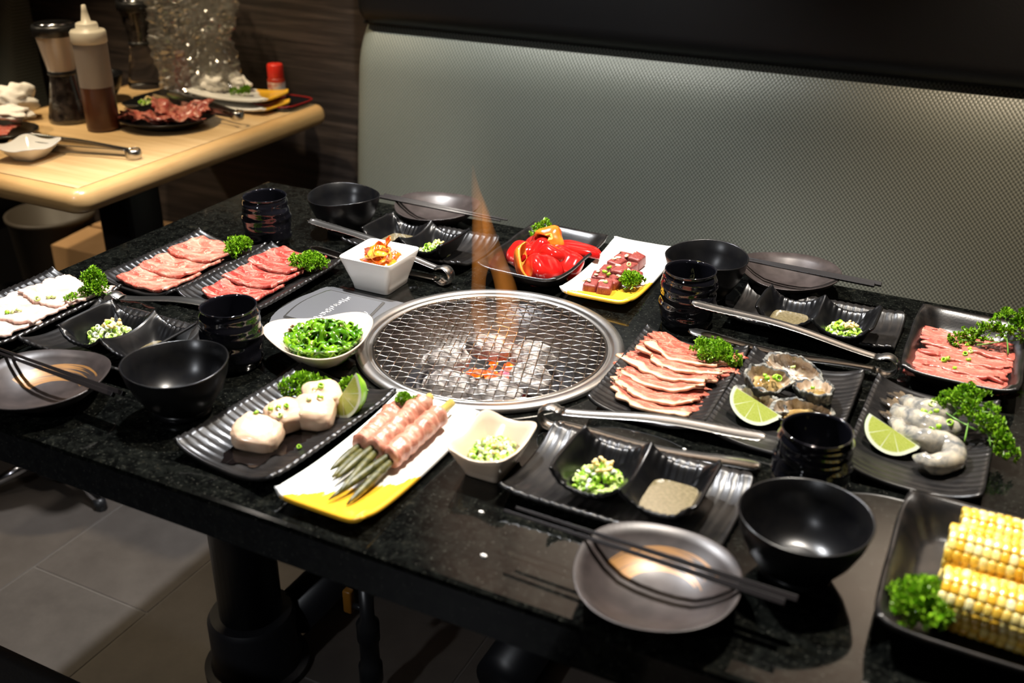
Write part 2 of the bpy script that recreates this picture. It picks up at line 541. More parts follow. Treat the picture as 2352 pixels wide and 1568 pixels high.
    MAT['seaweed_dark'] = simple('seaweed_dark', (0.028, 0.085, 0.004), 0.14, (0.07, 0.19, 0.008), 60, coat=0.5, coat_rough=0.06)
    MAT['wood_ear'] = simple('wood_ear', (0.07, 0.022, 0.006), 0.16, coat=0.5, coat_rough=0.05)
    MAT['sesame'] = simple('sesame', (0.80, 0.62, 0.34), 0.4)
    # meats
    def meat(name, dark, mid, fat, scale, lo, hi, stretch=(1, 1, 1), speck=0.25, rough=0.3, dist=1.2):
        t = NT(name); v = t.coord('Object', stretch)
        n1 = t.noise(v, scale, 6, 0.55, dist); n2 = t.noise(t.coord(), 420, 3, 0.6); n3 = t.noise(t.coord(), 22, 4)
        lean = t.ramp(n3, [(0.35, dark), (0.65, mid)])
        pale = tuple(0.55 * f + 0.45 * m for f, m in zip(fat, mid))
        c = t.mix(t.ramp(n1, [(lo, (0, 0, 0)), (hi, (1, 1, 1))]), lean, pale)
        n4 = t.noise(t.coord('Object', stretch), scale * 0.9, 3, 0.5, 2.2)
        c = t.mix(t.ramp(t.math('ABSOLUTE', t.math('SUBTRACT', n4, 0.5)), [(0.0, (1, 1, 1)), (0.022, (0, 0, 0))]), c, fat)
        n5 = t.noise(t.coord(), 700, 2, 0.6)
        c = t.mix(t.math('MULTIPLY', t.ramp(n5, [(0.62, (0, 0, 0)), (0.70, (1, 1, 1))]), 0.45), c, tuple(0.35 * d for d in dark))
        t.col(t.mix(t.math('MULTIPLY', t.ramp(n2, [(0.5, (0, 0, 0)), (0.72, (1, 1, 1))]), speck), c, fat))
        t.bump(n1, 0.35, 0.002); t.set(rough=rough, sss=(0.2, (0.010, 0.004, 0.002), 0.35))
        MAT[name] = t.m
    meat('beef_pink', (0.32, 0.045, 0.030), (0.42, 0.095, 0.062), (0.62, 0.37, 0.27), 28, 0.42, 0.66, (1, 1.7, 1))
    meat('beef_red', (0.22, 0.013, 0.010), (0.32, 0.034, 0.024), (0.56, 0.29, 0.22), 34, 0.46, 0.70, (0.8, 2.0, 1))
    meat('pork', (0.52, 0.29, 0.225), (0.58, 0.41, 0.34), (0.64, 0.55, 0.47), 22, 0.42, 0.62, (1, 1.5, 1), 0.3)
    meat('tongue', (0.33, 0.050, 0.038), (0.44, 0.10, 0.072), (0.60, 0.31, 0.23), 40, 0.48, 0.74, (0.5, 2.2, 1), 0.4)
    meat('beef_cube', (0.14, 0.014, 0.012), (0.21, 0.032, 0.025), (0.34, 0.12, 0.085), 90, 0.50, 0.78, (1, 1, 1), 0.3, 0.46)
    meat('old_beef', (0.34, 0.055, 0.045), (0.48, 0.11, 0.08), (0.66, 0.36, 0.25), 34, 0.50, 0.66)
    # lamb: lean meat with a fat rim along one long side
    t = NT('lamb'); v = t.coord('Object', (1, 2, 1))
    tc = t.n('ShaderNodeTexCoord'); s = t.sep(tc.outputs['UV'])
    n1 = t.noise(v, 34, 5, 0.55, 1.4); n2 = t.noise(t.coord(), 420, 3); n3 = t.noise(t.coord(), 20, 4)
    lean = t.ramp(n3, [(0.35, (0.27, 0.032, 0.022)), (0.65, (0.39, 0.085, 0.056))])
    c = t.mix(t.ramp(n1, [(0.50, (0, 0, 0)), (0.70, (1, 1, 1))]), lean, (0.50, 0.23, 0.16))
    n4 = t.noise(t.coord('Object', (1, 2, 1)), 30, 3, 0.5, 2.4)
    c = t.mix(t.ramp(t.math('ABSOLUTE', t.math('SUBTRACT', n4, 0.5)), [(0.0, (1, 1, 1)), (0.020, (0, 0, 0))]), c, (0.60, 0.36, 0.26))
    edge = t.math('ADD', s[1], t.math('MULTIPLY', t.math('SUBTRACT', n3, 0.5), 0.5))
    c = t.mix(t.ramp(edge, [(0.10, (1, 1, 1)), (0.16, (0, 0, 0))]), c, (0.64, 0.40, 0.25))
    c = t.mix(t.math('MULTIPLY', t.ramp(n2, [(0.5, (0, 0, 0)), (0.72, (1, 1, 1))]), 0.3), c, (0.55, 0.30, 0.14))
    t.col(c); t.bump(n1, 0.25, 0.0015); t.set(rough=0.3, sss=(0.2, (0.010, 0.004, 0.002), 0.35))
    MAT['lamb'] = t.m
    # bacon in bands along the roll
    t = NT('bacon'); v = t.coord('Object', (1, 2.2, 1))
    n3 = t.noise(v, 75, 4, 0.6, 1.0); n1 = t.noise(t.coord(), 300, 3)
    c = t.ramp(n3, [(0.32, (0.30, 0.095, 0.06)), (0.48, (0.42, 0.17, 0.11)), (0.64, (0.52, 0.29, 0.20))])
    t.col(t.mix(t.math('MULTIPLY', n1, 0.25), c, (0.36, 0.14, 0.08)))
    t.bump(n3, 0.3, 0.002); t.set(rough=0.34, sss=(0.15, (0.008, 0.004, 0.002), 0.3))
    MAT['bacon'] = t.m
    MAT['asparagus'] = simple('cooked_asparagus', (0.034, 0.036, 0.004), 0.45, (0.10, 0.088, 0.014), 140, bump=(180, 0.3, 0.001))
    MAT['asparagus_end'] = simple('asparagus_end', (0.36, 0.26, 0.06), 0.32, (0.46, 0.36, 0.12), 80)
    MAT['scallop'] = simple('scallop', (0.58, 0.39, 0.26), 0.20, (0.68, 0.50, 0.36), 40, sss=(0.4, (0.012, 0.007, 0.004), 0.6))
    MAT['pepper_skin'] = simple('pepper_skin', (0.36, 0.006, 0.006), 0.12, (0.48, 0.012, 0.008), 30, coat=0.5, coat_rough=0.05)
    MAT['pepper_orange'] = simple('pepper_orange', (0.72, 0.09, 0.008), 0.14, (0.78, 0.20, 0.02), 30, coat=0.4, coat_rough=0.05)
    MAT['pepper_flesh'] = simple('pepper_flesh', (0.74, 0.22, 0.10), 0.28, (0.80, 0.36, 0.20), 60)
    MAT['pepper_flesh_orange'] = simple('pepper_flesh_orange', (0.84, 0.36, 0.05), 0.25, (0.86, 0.48, 0.10), 60)
    t = NT('kimchi_leaf'); v = t.coord(); n1 = t.noise(v, 70, 5, 0.6, 0.6)
    t.col(t.ramp(n1, [(0.38, (0.38, 0.026, 0.003)), (0.50, (0.62, 0.11, 0.005)), (0.66, (0.74, 0.28, 0.02))]))
    t.set(rough=0.2, coat=0.4, coat_rough=0.08, sss=(0.15, (0.008, 0.004, 0.001), 0.3)); t.bump(n1, 0.4, 0.002)
    MAT['kimchi'] = t.m
    t = NT('kimchi_stalk'); v = t.coord(); n1 = t.noise(v, 50, 5, 0.6, 0.6)
    t.col(t.ramp(n1, [(0.36, (0.56, 0.10, 0.006)), (0.5, (0.68, 0.30, 0.018)), (0.66, (0.72, 0.44, 0.09))]))
    t.set(rough=0.2, coat=0.4, coat_rough=0.08, sss=(0.15, (0.008, 0.005, 0.001), 0.3))
    MAT['kimchi_stalk'] = t.m
    # lime
    MAT['lime_peel'] = simple('lime_peel', (0.13, 0.32, 0.015), 0.3, (0.26, 0.48, 0.03), 60, bump=(500, 0.2, 0.0006))
    t = NT('lime_flesh'); tc = t.n('ShaderNodeTexCoord'); s = t.sep(tc.outputs['UV'])
    n1 = t.noise(t.coord('UV', (3, 30, 1)), 3.0, 4)
    seg = t.math('ABSOLUTE', t.math('SINE', t.math('MULTIPLY', s[1], PI * 4)))
    c = t.ramp(n1, [(0.3, (0.38, 0.46, 0.05)), (0.7, (0.56, 0.60, 0.16))])
    c = t.mix(t.ramp(seg, [(0.03, (1, 1, 1)), (0.12, (0, 0, 0))]), c, (0.80, 0.84, 0.58))
    c = t.mix(t.ramp(s[0], [(0.84, (0, 0, 0)), (0.90, (1, 1, 1))]), c, (0.84, 0.88, 0.66))
    t.col(c); t.set(rough=0.16, coat=0.4, coat_rough=0.08, sss=(0.2, (0.008, 0.008, 0.003), 0.4))
    MAT['lime_flesh'] = t.m
    # oysters
    t = NT('oyster_shell'); v = t.coord(); n1 = t.noise(v, 55, 7, 0.65, 0.8)
    t.col(t.ramp(n1, [(0.40, (0.004, 0.0045, 0.004)), (0.52, (0.022, 0.022, 0.018)), (0.64, (0.26, 0.25, 0.21))]))
    t.bump(n1, 0.8, 0.004); t.set(rough=0.55)
    MAT['oyster_shell'] = t.m
    t = NT('oyster_nacre'); v = t.coord(); n1 = t.noise(v, 45, 5, 0.6, 0.5)
    t.col(t.ramp(n1, [(0.36, (0.16, 0.10, 0.055)), (0.5, (0.36, 0.26, 0.17)), (0.68, (0.52, 0.48, 0.43))]))
    t.set(rough=0.16, coat=0.4, coat_rough=0.06)
    MAT['oyster_nacre'] = t.m
    MAT['oyster_flesh'] = simple('oyster_flesh', (0.20, 0.12, 0.035), 0.08, (0.44, 0.32, 0.14), 55, coat=0.6, coat_rough=0.03, sss=(0.3, (0.010, 0.006, 0.003), 0.4))
    t = NT('raw_shrimp'); v = t.coord(); n1 = t.noise(v, 60, 5, 0.6, 0.4)
    t.col(t.ramp(n1, [(0.34, (0.10, 0.105, 0.108)), (0.48, (0.27, 0.25, 0.21)), (0.64, (0.46, 0.40, 0.30))]))
    t.set(rough=0.08, coat=0.6, coat_rough=0.04, sss=(0.35, (0.012, 0.010, 0.007), 0.6)); t.bump(n1, 0.3, 0.002)
    MAT['shrimp'] = t.m
    MAT['shrimp_tail'] = simple('shrimp_tail', (0.030, 0.025, 0.020), 0.1, (0.17, 0.12, 0.07), 50, coat=0.6, coat_rough=0.04)
    # corn
    t = NT('corn_kernel'); inf = t.n('ShaderNodeObjectInfo')
    t.col(t.ramp(inf.outputs['Random'], [(0.0, (0.66, 0.36, 0.025)), (0.40, (0.72, 0.47, 0.06)), (0.75, (0.76, 0.60, 0.18)), (1.0, (0.78, 0.69, 0.36))]))
    t.set(rough=0.22, coat=0.3, coat_rough=0.08, sss=(0.25, (0.008, 0.005, 0.001), 0.3))
    MAT['kernel'] = t.m
    MAT['cob'] = simple('corn_cob', (0.74, 0.68, 0.38), 0.5, (0.62, 0.66, 0.36), 80)
    # clutter of the next table
    t = NT('frosted_plastic'); t.col((0.42, 0.37, 0.33)); t.set(rough=0.4, trans=0.35, sss=(0.3, (0.02, 0.018, 0.015), 0.5)); MAT['frosted'] = t.m
    MAT['bottle_sauce'] = simple('bottle_sauce', (0.085, 0.026, 0.011), 0.3, (0.055, 0.018, 0.010), 10)
    t = NT('clear_plastic'); t.col((0.95, 0.95, 0.95)); t.set(rough=0.08, trans=1.0, ior=1.25); MAT['clear'] = t.m
    t = NT('bag_film'); v = t.coord(); n1 = t.noise(v, 34, 4, 0.55, 1.2)
    t.t.nodes.remove(t.b)
    tr = t.n('ShaderNodeBsdfTransparent'); tr.inputs[0].default_value = (0.95, 0.95, 0.94, 1)
    gl = t.n('ShaderNodeBsdfGlossy'); gl.inputs['Roughness'].default_value = 0.12
    tl = t.n('ShaderNodeBsdfTranslucent'); tl.inputs[0].default_value = (0.8, 0.78, 0.74, 1)
    b = t.n('ShaderNodeBump'); b.inputs['Strength'].default_value = 1.0; b.inputs['Distance'].default_value = 0.012; t.l(n1, b.inputs['Height'])
    m1 = t.n('ShaderNodeMixShader'); m1.inputs[0].default_value = 0.38; t.l(gl.outputs[0], m1.inputs[1]); t.l(tl.outputs[0], m1.inputs[2])
    m2 = t.n('ShaderNodeMixShader'); m2.inputs[0].default_value = 0.42; t.l(tr.outputs[0], m2.inputs[1]); t.l(m1.outputs[0], m2.inputs[2])
    t.l(m2.outputs[0], t.out.inputs['Surface'])
    MAT['bag_film'] = t.m
    MAT['salt'] = simple('salt', (0.52, 0.44, 0.37), 0.25, coat=0.6, coat_rough=0.05)
    MAT['ivory'] = simple('ivory_plastic', (0.66, 0.60, 0.48), 0.4)
    MAT['pepper_corn'] = simple('peppercorns', (0.008, 0.006, 0.006), 0.25, (0.05, 0.04, 0.035), 60, coat=1.0, coat_rough=0.03)
    MAT['red_cap'] = simple('red_cap', (0.72, 0.03, 0.015), 0.35)
    MAT['red_liquid'] = simple('red_spice', (0.40, 0.035, 0.012), 0.3)
    MAT['paper_label'] = simple('paper_label', (0.62, 0.56, 0.48), 0.6, (0.42, 0.12, 0.08), 60)
    MAT['napkin'] = simple('paper_napkin', (0.80, 0.76, 0.70), 0.8, sss=(0.2, (0.01, 0.01, 0.01), 0.3))
    MAT['lacquer_red'] = simple('red_lacquer', (0.24, 0.012, 0.010), 0.2)
    MAT['cardboard'] = simple('cardboard', (0.40, 0.235, 0.105), 0.75, (0.46, 0.275, 0.13), 12)
    MAT['bin_plastic'] = simple('bin_plastic', (0.055, 0.045, 0.034), 0.5)
    MAT['tan_leather'] = simple('tan_leather', (0.36, 0.16, 0.05), 0.45)
    MAT['chrome'] = simple('chrome', (0.6, 0.6, 0.62), 0.18, metal=1.0)
    MAT['yellow_hose'] = simple('yellow_hose', (0.30, 0.21, 0.012), 0.4)
    MAT['brass'] = simple('valve_amber', (0.22, 0.09, 0.01), 0.35)
    MAT['chop'] = simple('chopstick_lacquer', (0.012, 0.010, 0.010), 0.22, coat=0.3, coat_rough=0.1)
build_materials()

# ================================================================== THE ROOM
WALL_Y = 1.03
RX0, RX1, RY0 = -3.3, 2.4, -2.7
def struct(name, vf, mat, parent=None, smooth=False):
    o = ob(name, me_from(name, vf[0], vf[1], smooth), mat, parent)
    if parent is None:
        o['kind'] = 'structure'
    return o
fl = struct('floor', box(RX0, RX1, RY0, WALL_Y, -0.06, -0.0016), MAT['grout'])
TW, TL, GAP = 0.305, 0.61, 0.003
tile_me = None
x = -0.745 - TW * 8
ci = 0
while x < RX1:
    y = -2.44 - (0.0 if ci % 2 else 0.305) + 0.01
    while y < WALL_Y:
        x0, x1 = max(x, RX0), min(x + TW, RX1)
        y0, y1 = max(y, RY0), min(y + TL, WALL_Y)
        if x1 - x0 > 0.03 and y1 - y0 > 0.03:
            full = (x1 - x0 > TW - 1e-4) and (y1 - y0 > TL - 1e-4)
            cxm, cym = (x0 + x1) / 2, (y0 + y1) / 2
            if full and tile_me is not None:
                me = tile_me
            else:
                hx, hy = (x1 - x0) / 2 - GAP / 2, (y1 - y0) / 2 - GAP / 2
                v, f = box(-hx, hx, -hy, hy, -0.012, 0.0, 0.0012, 1)
                me = me_from('floor_tile', v, f, False)
                if full:
                    tile_me = me
            ob('floor_tile', me, MAT['tile'], fl, (cxm, cym, 0))
        y += TL
    x += TW
    ci += 1
struct('wall_back', box(RX0, RX1, WALL_Y, WALL_Y + 0.08, -0.06, CEIL), MAT['dark_wood'])
struct('wall_left', box(RX0 - 0.08, RX0, RY0, WALL_Y + 0.08, -0.06, CEIL), MAT['dark_paint'])
struct('wall_right', box(RX1, RX1 + 0.08, RY0, WALL_Y + 0.08, -0.06, CEIL), MAT['dark_paint'])
struct('wall_front', box(RX0 - 0.08, RX1 + 0.08, RY0 - 0.08, RY0, -0.06, CEIL), MAT['dark_paint'])
struct('ceiling', box(RX0 - 0.08, RX1 + 0.08, RY0 - 0.08, WALL_Y + 0.08, CEIL, CEIL + 0.06), MAT['plaster'])

# unseen ceiling spot fixtures, one added over each lamp
def fixture(x, y, label):
    t = thing('added_ceiling_spotlight', label, 'ceiling lamp', (x, y, CEIL), group='added ceiling spotlights')
    ob('canopy', me_from('canopy', *lathe([(0.045, -0.012), (0.045, 0.0)], 24)), MAT['black_metal'], t)
    ob('lamp_housing', me_from('lamp_housing', *lathe([(0.048, -0.12), (0.052, -0.118), (0.052, -0.03), (0.02, -0.012)], 24)), MAT['black_metal'], t)
    ob('lens', me_from('lens', *lathe([(0.040, -0.122), (0.042, -0.1195)], 24)), MAT['lamp_lens'], t)
def pendant(x, y, z, label):  # invented hanging lamp, unseen, built around its added spot
    t = thing('added_pendant_lamp', label, 'pendant lamp', (x, y, CEIL))
    ob('canopy', me_from('canopy', *lathe([(0.05, -0.02), (0.05, 0.0)], 24)), MAT['black_metal'], t)
    ob('cord', me_from('cord', *tube([(0, 0, -0.01), (0, 0, z - CEIL + 0.12)], 0.004, 8)), MAT['black_plastic'], t)
    zz = z - CEIL
    ob('lamp_shade', me_from('lamp_shade', *lathe([(0.105, zz + 0.035), (0.085, zz + 0.085), (0.03, zz + 0.12), (0.028, zz + 0.116), (0.082, zz + 0.082), (0.102, zz + 0.035)], 32, None, False)), MAT['black_metal'], t)
    ob('bulb', me_from('bulb', *blob(0.022, 0.022, 0.028, 1, 0.0)), MAT['lamp_lens'], t, (0, 0, zz + 0.075))
pendant(*ADDED_PENDANTS[0][:3], 'added black pendant lamp, out of view over the left part of the booth')
pendant(*ADDED_PENDANTS[1][:3], 'added black pendant lamp, out of view over the right part of the booth')
for k, L in enumerate(LAMPS + WASH):
    fixture(L[0], L[1], 'added black cylindrical spotlight on the ceiling, out of view')

# ================================================================== BOOTH BENCHES
def sheared(vf, zref, k):
    return [Vector((v[0], v[1] + (v[2] - zref) * k, v[2])) for v in vf[0]], vf[1]
def cushion(x0, x1, y0, y1, z0, z1, bev, belly, seg=6, nx=1):
    """bevelled block with the front face swollen towards -y"""
    V, F = box(x0, x1, y0, y1, z0, z1, bev, seg)
    return V, F
def pillow(hw, y0=0.868, z0=0.44, z1=0.957, yb=1.012, nz=44):
    """backrest cushion: leaning front that rolls back over its upper edge and its ends"""
    xs = [-hw + 0.05 * (1 - math.cos(PI / 2 * k / 8)) for k in range(9)] + [-hw + 0.05 + (2 * hw - 0.10) * k / 30 for k in range(1, 30)] + [hw - 0.05 * (1 - math.cos(PI / 2 * k / 8)) for k in range(8, -1, -1)]
    zs = [z0 + (z1 - z0) * k / nz for k in range(nz + 1)]
    n, m = len(xs), len(zs)
    V, F = [], []
    for x in xs:
        e = max(0.0, abs(x) - (hw - 0.05)) / 0.05
        ex = 1 - math.sqrt(max(0, 1 - e * e))
        for z in zs:
            t_ = max(0.0, z - 0.845) / (z1 - 0.845)
            y = y0 + 0.115 * (z - 0.46) + 0.040 * t_ ** 2.6 + 0.042 * ex - 0.006 * math.sin(PI * (z - z0) / (z1 - z0))
            V.append((x, min(y, yb - 0.004), z))
    for x in xs:
        for z in zs:
            V.append((x, yb, z))
    o = n * m
    for i in range(n - 1):
        for j in range(m - 1):
            a, b, c, d = i * m + j, (i + 1) * m + j, (i + 1) * m + j + 1, i * m + j + 1
            F.append((a, b, c, d)); F.append((o + d, o + c, o + b, o + a))
    ring = [i * m for i in range(n)] + [(n - 1) * m + j for j in range(1, m)] + [i * m + m - 1 for i in range(n - 2, -1, -1)] + [j for j in range(m - 2, 0, -1)]
    for k in range(len(ring)):
        a, b = ring[k], ring[(k + 1) % len(ring)]
        F.append((a, a + o, b + o, b))
    return V, F
def booth(x0, x1, label, lean=0.16):
    t = thing('booth_bench', label, 'bench', ((x0 + x1) / 2, 0.70, 0))
    cx = (x0 + x1) / 2
    hw = (x1 - x0) / 2
    def part(nm, vf, mat, deg=40):
        V = [(p[0], p[1] - 0.70, p[2]) for p in vf[0]]
        o = ob(nm, me_from(nm, V, vf[1]), mat, t)
        return smooth_by_angle(o, deg)
    part('plinth', box(-hw + 0.02, hw - 0.02, 0.50, 0.98, 0.0, 0.34), MAT['black_plastic'])
    part('seat', box(-hw, hw, 0.455, 0.93, 0.34, 0.45, 0.035, 5), MAT['leather'])
    part('backrest', pillow(hw), MAT['woven'], 60)
    hz = sheared(box(-hw - 0.004, hw + 0.004, 0.897, 0.985, 0.950, 1.235, 0.045, 8), 0.46, 0.05)
    part('headrest', hz, MAT['leather'])
    part('piping', tube([(-hw + 0.012, 0.953, 0.955), (hw, 0.953, 0.955)], 0.004, 8), MAT['leather'])
    return t
booth(-0.83, 1.75, 'long booth bench with grey woven backrest and black leather headrest behind the granite table')
booth(-3.2, -1.97, 'booth bench with woven backrest at the far left edge behind the wooden table')
# bench on the near side, only the seat corner shows
t = thing('bench_seat', 'black bench seat in the bottom left corner of the photo', 'bench', (-0.55, -0.70, 0))
smooth_by_angle(ob('seat', me_from('seat', *box(-1.2, 0.75, -0.24, 0.245, 0.36, 0.452, 0.03, 4)), MAT['leather'], t))
ob('plinth', me_from('plinth', *box(-1.15, 0.70, -0.22, 0.20, 0.0, 0.36), False), MAT['black_plastic'], t)

# ================================================================== GRANITE TABLE WITH ITS GRILL
GX0, GX1, GY0, GY1 = -0.695, 0.695, -0.427, 0.423
def granite_top():
    r = 0.160
    ang = [2 * PI * i / 96 for i in range(96)]
    for cxn, cyn in ((GX0, GY0), (GX1, GY0), (GX0, GY1), (GX1, GY1)):
        ang.append(math.atan2(cyn, cxn) % (2 * PI))
    ang = sorted(set(round(a, 6) for a in ang))
    def outer(a, inset):
        c, s = math.cos(a), math.sin(a)
        k = 1e9
        if c > 1e-9: k = min(k, (GX1 - inset) / c)
        if c < -1e-9: k = min(k, (GX0 + inset) / c)
        if s > 1e-9: k = min(k, (GY1 - inset) / s)
        if s < -1e-9: k = min(k, (GY0 + inset) / s)
        return c * k, s * k
    n = len(ang)
    V, F = [], []
    levels = [('c', 0, TOP - 0.05), ('c', 0, TOP), ('o', 0.006, TOP), ('o', 0.0018, TOP - 0.0018), ('o', 0, TOP - 0.006), ('o', 0, TOP - 0.047), ('o', 0.003, TOP - 0.05)]
    for kind, ins, z in levels:
        for a in ang:
            if kind == 'c':
                V.append((r * math.cos(a), r * math.sin(a), z))
            else:
                x, y = outer(a, ins)
                V.append((x, y, z))
    for k in range(len(levels)):
        k2 = (k + 1) % len(levels)
        for i in range(n):
            j = (i + 1) % n
            F.append((k * n + i, k2 * n + i, k2 * n + j, k * n + j))
    return V, F
tb = thing('granite_table', 'black speckled granite table with a round grill set in its middle', 'table', (0, 0, 0))
gt = ob('table_top', me_from('table_top', *granite_top()), MAT['granite'], tb)
gt.data.polygons.foreach_set('use_smooth', [False] * len(gt.data.polygons))
for sx in (-0.47, 0.47):
    ob('post', me_from('post', *lathe([(0.054, 0.10), (0.054, TOP - 0.055)], 32)), MAT['black_metal'], tb, (sx, 0, 0))
    smooth_by_angle(ob('post_base', me_from('post_base', *lathe([(0.092, 0.0), (0.092, 0.014), (0.080, 0.018), (0.076, 0.03), (0.076, 0.115), (0.070, 0.125), (0.054, 0.126)], 40)), MAT['black_metal'], tb, (sx, 0, 0)))
    ob('post_plate', me_from('post_plate', *box(-0.14, 0.14, -0.14, 0.14, TOP - 0.06, TOP - 0.05), False), MAT['black_metal'], tb, (sx, 0, 0))
ob('exhaust_pipe', me_from('exhaust_pipe', *tube([(-0.43, 0.06, 0.085), (-0.43, 0.46, 0.085)], 0.042, 24)), MAT['black_metal'], tb)
ob('exhaust_pipe', me_from('exhaust_pipe', *tube([(-0.03, 0.10, 0.07), (-0.03, 0.46, 0.07)], 0.048, 24)), MAT['black_metal'], tb)
ob('grill_housing', me_from('grill_housing', *lathe([(0.10, TOP - 0.30), (0.165, TOP - 0.24), (0.165, TOP - 0.055)], 40)), MAT['black_metal'], tb)

# gas hose with its valve
t = thing('gas_hose', 'yellow corrugated gas hose with black valve hanging under the granite table', 'hose', (-0.225, 0.02, 0))
hp = smooth_path([(0.02, 0.02, 0.66), (0.018, 0.0, 0.50), (0.008, -0.01, 0.36), (-0.004, -0.012, 0.25)], 90)
ob('hose', me_from('hose', *tube(hp, [0.0095 + 0.0016 * math.sin(i * 2.1) for i in range(90)], 14)), MAT['yellow_hose'], t)
ob('valve', me_from('valve', *moved(lathe([(0.012, 0.0), (0.016, 0.01), (0.016, 0.06), (0.020, 0.065), (0.020, 0.10), (0.016, 0.105), (0.016, 0.15), (0.019, 0.155), (0.019, 0.19), (0.012, 0.20), (0.012, 0.262)], 20), (-0.004, -0.012, 0.0))), MAT['black_plastic'], t)
ob('valve_handle', me_from('valve_handle', *box(-0.046, -0.030, -0.020, -0.006, 0.20, 0.245, 0.003, 2)), MAT['brass'], t)
ob('valve_stem', me_from('valve_stem', *tube([(-0.004, -0.012, 0.215), (-0.034, -0.012, 0.215)], 0.005, 8)), MAT['black_plastic'], t)

# ---------------- grill
gr = thing('tabletop_grill', 'round stainless steel charcoal-style grill sunk in the middle of the granite table', 'grill', (0, 0, TOP))
ring = lathe([(0.1715, 0.0004), (0.1735, 0.003), (0.1725, 0.0065), (0.168, 0.0085), (0.160, 0.0085), (0.1575, 0.006), (0.1565, 0.003), (0.1545, 0.0035), (0.1530, 0.0055), (0.1515, 0.0035), (0.1505, -0.004), (0.1590, -0.004)], 96, caps=False)
ob('rim_ring', me_from('rim_ring', *ring), MAT['ring_steel'], gr)
bowl = lathe([(0.1512, -0.003), (0.1490, -0.006), (0.142, -0.018), (0.128, -0.040), (0.112, -0.055), (0.108, -0.058), (0.100, -0.056), (0.097, -0.060)], 96, caps=False)
ob('inner_bowl', me_from('inner_bowl', *bowl), MAT['dark_steel'], gr)
ob('fire_pan', me_from('fire_pan', *lathe([(0.097, -0.052), (0.094, -0.050), (0.091, -0.054), (0.088, -0.075), (0.0, -0.080)], 64, caps=False)), MAT['burnt'], gr)
for rr in (0.035, 0.060):
    pts = [(rr * math.cos(a), rr * math.sin(a), -0.066) for a in [2 * PI * i / 40 for i in range(41)]]
    ob('burner_ring', me_from('burner_ring', *tube(pts, 0.006, 8, False)), MAT['burnt'], gr)
# control panel
pn = thing('control_panel', 'flat stainless control panel with engraved marks left of the round grill', 'panel', (0, 0, TOP))
def panel_outline(inset=0.0):
    i = inset
    pts = []
    pts += [(-0.300 + i + 0.012 * 0, 0.058 - i - 0.012), (-0.296 + i, 0.060 - i - 0.004), (-0.288 + i, 0.060 - i)]
    pts += [(-0.150 - i, 0.060 - i)]
    pts += [(-0.150 - i, -0.078 + i)]
    pts += [(-0.294 + i, -0.078 + i)]
    for k in range(1, 8):
        f = k / 8
        pts.append((-0.297 + i - 0.014 * math.sin(PI * f), -0.078 + i + f * (0.124 - 2 * i)))
    return pts
def prism(outline, z0, z1):
    n = len(outline)
    V = [(x, y, z0) for x, y in outline] + [(x, y, z1) for x, y in outline]
    F = [tuple(reversed(range(n))) if False else tuple(range(n))[::1], tuple(range(n, 2 * n))]
    for i in range(n):
        j = (i + 1) % n
        F.append((i, j, n + j, n + i))
    return V, F
def fixn(me):
    bm = bmesh.new(); bm.from_mesh(me); bmesh.ops.recalc_face_normals(bm, faces=bm.faces); bm.to_mesh(me); bm.free(); return me
ob('base_plate', fixn(me_from('base_plate', *prism(panel_outline(0), 0.0005, 0.0035), smooth=False)), MAT['brushed'], pn)
inn = [(-0.286 - 0.008 * math.sin(PI * k / 8), -0.058 + k * 0.098 / 8) for k in range(9)] + [(-0.282, 0.046), (-0.190, 0.046), (-0.172, -0.058)]
ob('raised_frame', fixn(me_from('raised_frame', *prism(inn, 0.0035, 0.0055), smooth=False)), MAT['steel'], pn)
inn2 = [(x + (0.0025 if x < -0.24 else -0.0025), y * 0.95) for x, y in inn]
ob('display_plate', fixn(me_from('display_plate', *prism(inn2, 0.0055, 0.0060), smooth=False)), MAT['brushed'], pn)
mk = random.Random(3)
for k in range(17):     # one row of small engraved strokes
    yy = -0.050 + k * 0.0053
    for q in range(mk.choice((2, 3))):
        dx, a = mk.uniform(-0.003, 0.003), mk.uniform(-0.5, 0.5)
        ob('engraved_stroke', me_from('engraved_stroke', *box(-0.0026, 0.0026, -0.0005, 0.0005, 0, 0.0003), False), MAT['white_ceramic'], pn, (-0.243 + dx, yy + mk.uniform(-0.0012, 0.0012), 0.0060), (0, 0, a))
ob('engraved_arc', me_from('engraved_arc', *tube([(-0.196 + 0.012 * math.cos(a), -0.012 + 0.016 * math.sin(a), 0.0062) for a in np.linspace(-0.6, 1.6, 14)], 0.0006, 5)), MAT['white_ceramic'], pn)

# ---------------- ceramic stones, embers, flames
STONES = [(-0.026, 0.052, 0.031, 0.020, 0.3, 'ash-grey stone under the flame at the back of the grill'),
          (0.036, 0.054, 0.028, 0.022, -0.2, 'pale stone with two black dots at the back right of the grill'),
          (-0.060, -0.012, 0.031, 0.020, 0.9, 'long grey stone on the left side of the fire pan'),
          (0.060, -0.002, 0.031, 0.024, -0.6, 'smooth pale stone on the right side of the fire pan'),
          (-0.023, -0.064, 0.031, 0.021, 0.5, 'brown-stained stone at the front left of the fire pan'),
          (0.036, -0.056, 0.032, 0.022, 0.1, 'rounded white stone at the front of the fire pan')]
for k, (sx, sy, ra, rb, rz, lab) in enumerate(STONES):
    setp(ob('ceramic_briquette', me_from('ceramic_briquette', *blob(ra * 1.08, rb * 1.12, 0.018, k + 2, 0.20, 1.7, 32, 20)), MAT['stone'], None, (sx, sy, TOP - 0.030), (RNG.uniform(-.2, .2), RNG.uniform(-.2, .2), rz)), lab, 'stone', 'stones in the grill')
em = thing('ember_bed', 'glowing orange embers between the stones in the grill', 'ember', (0, 0.012, TOP - 0.05))
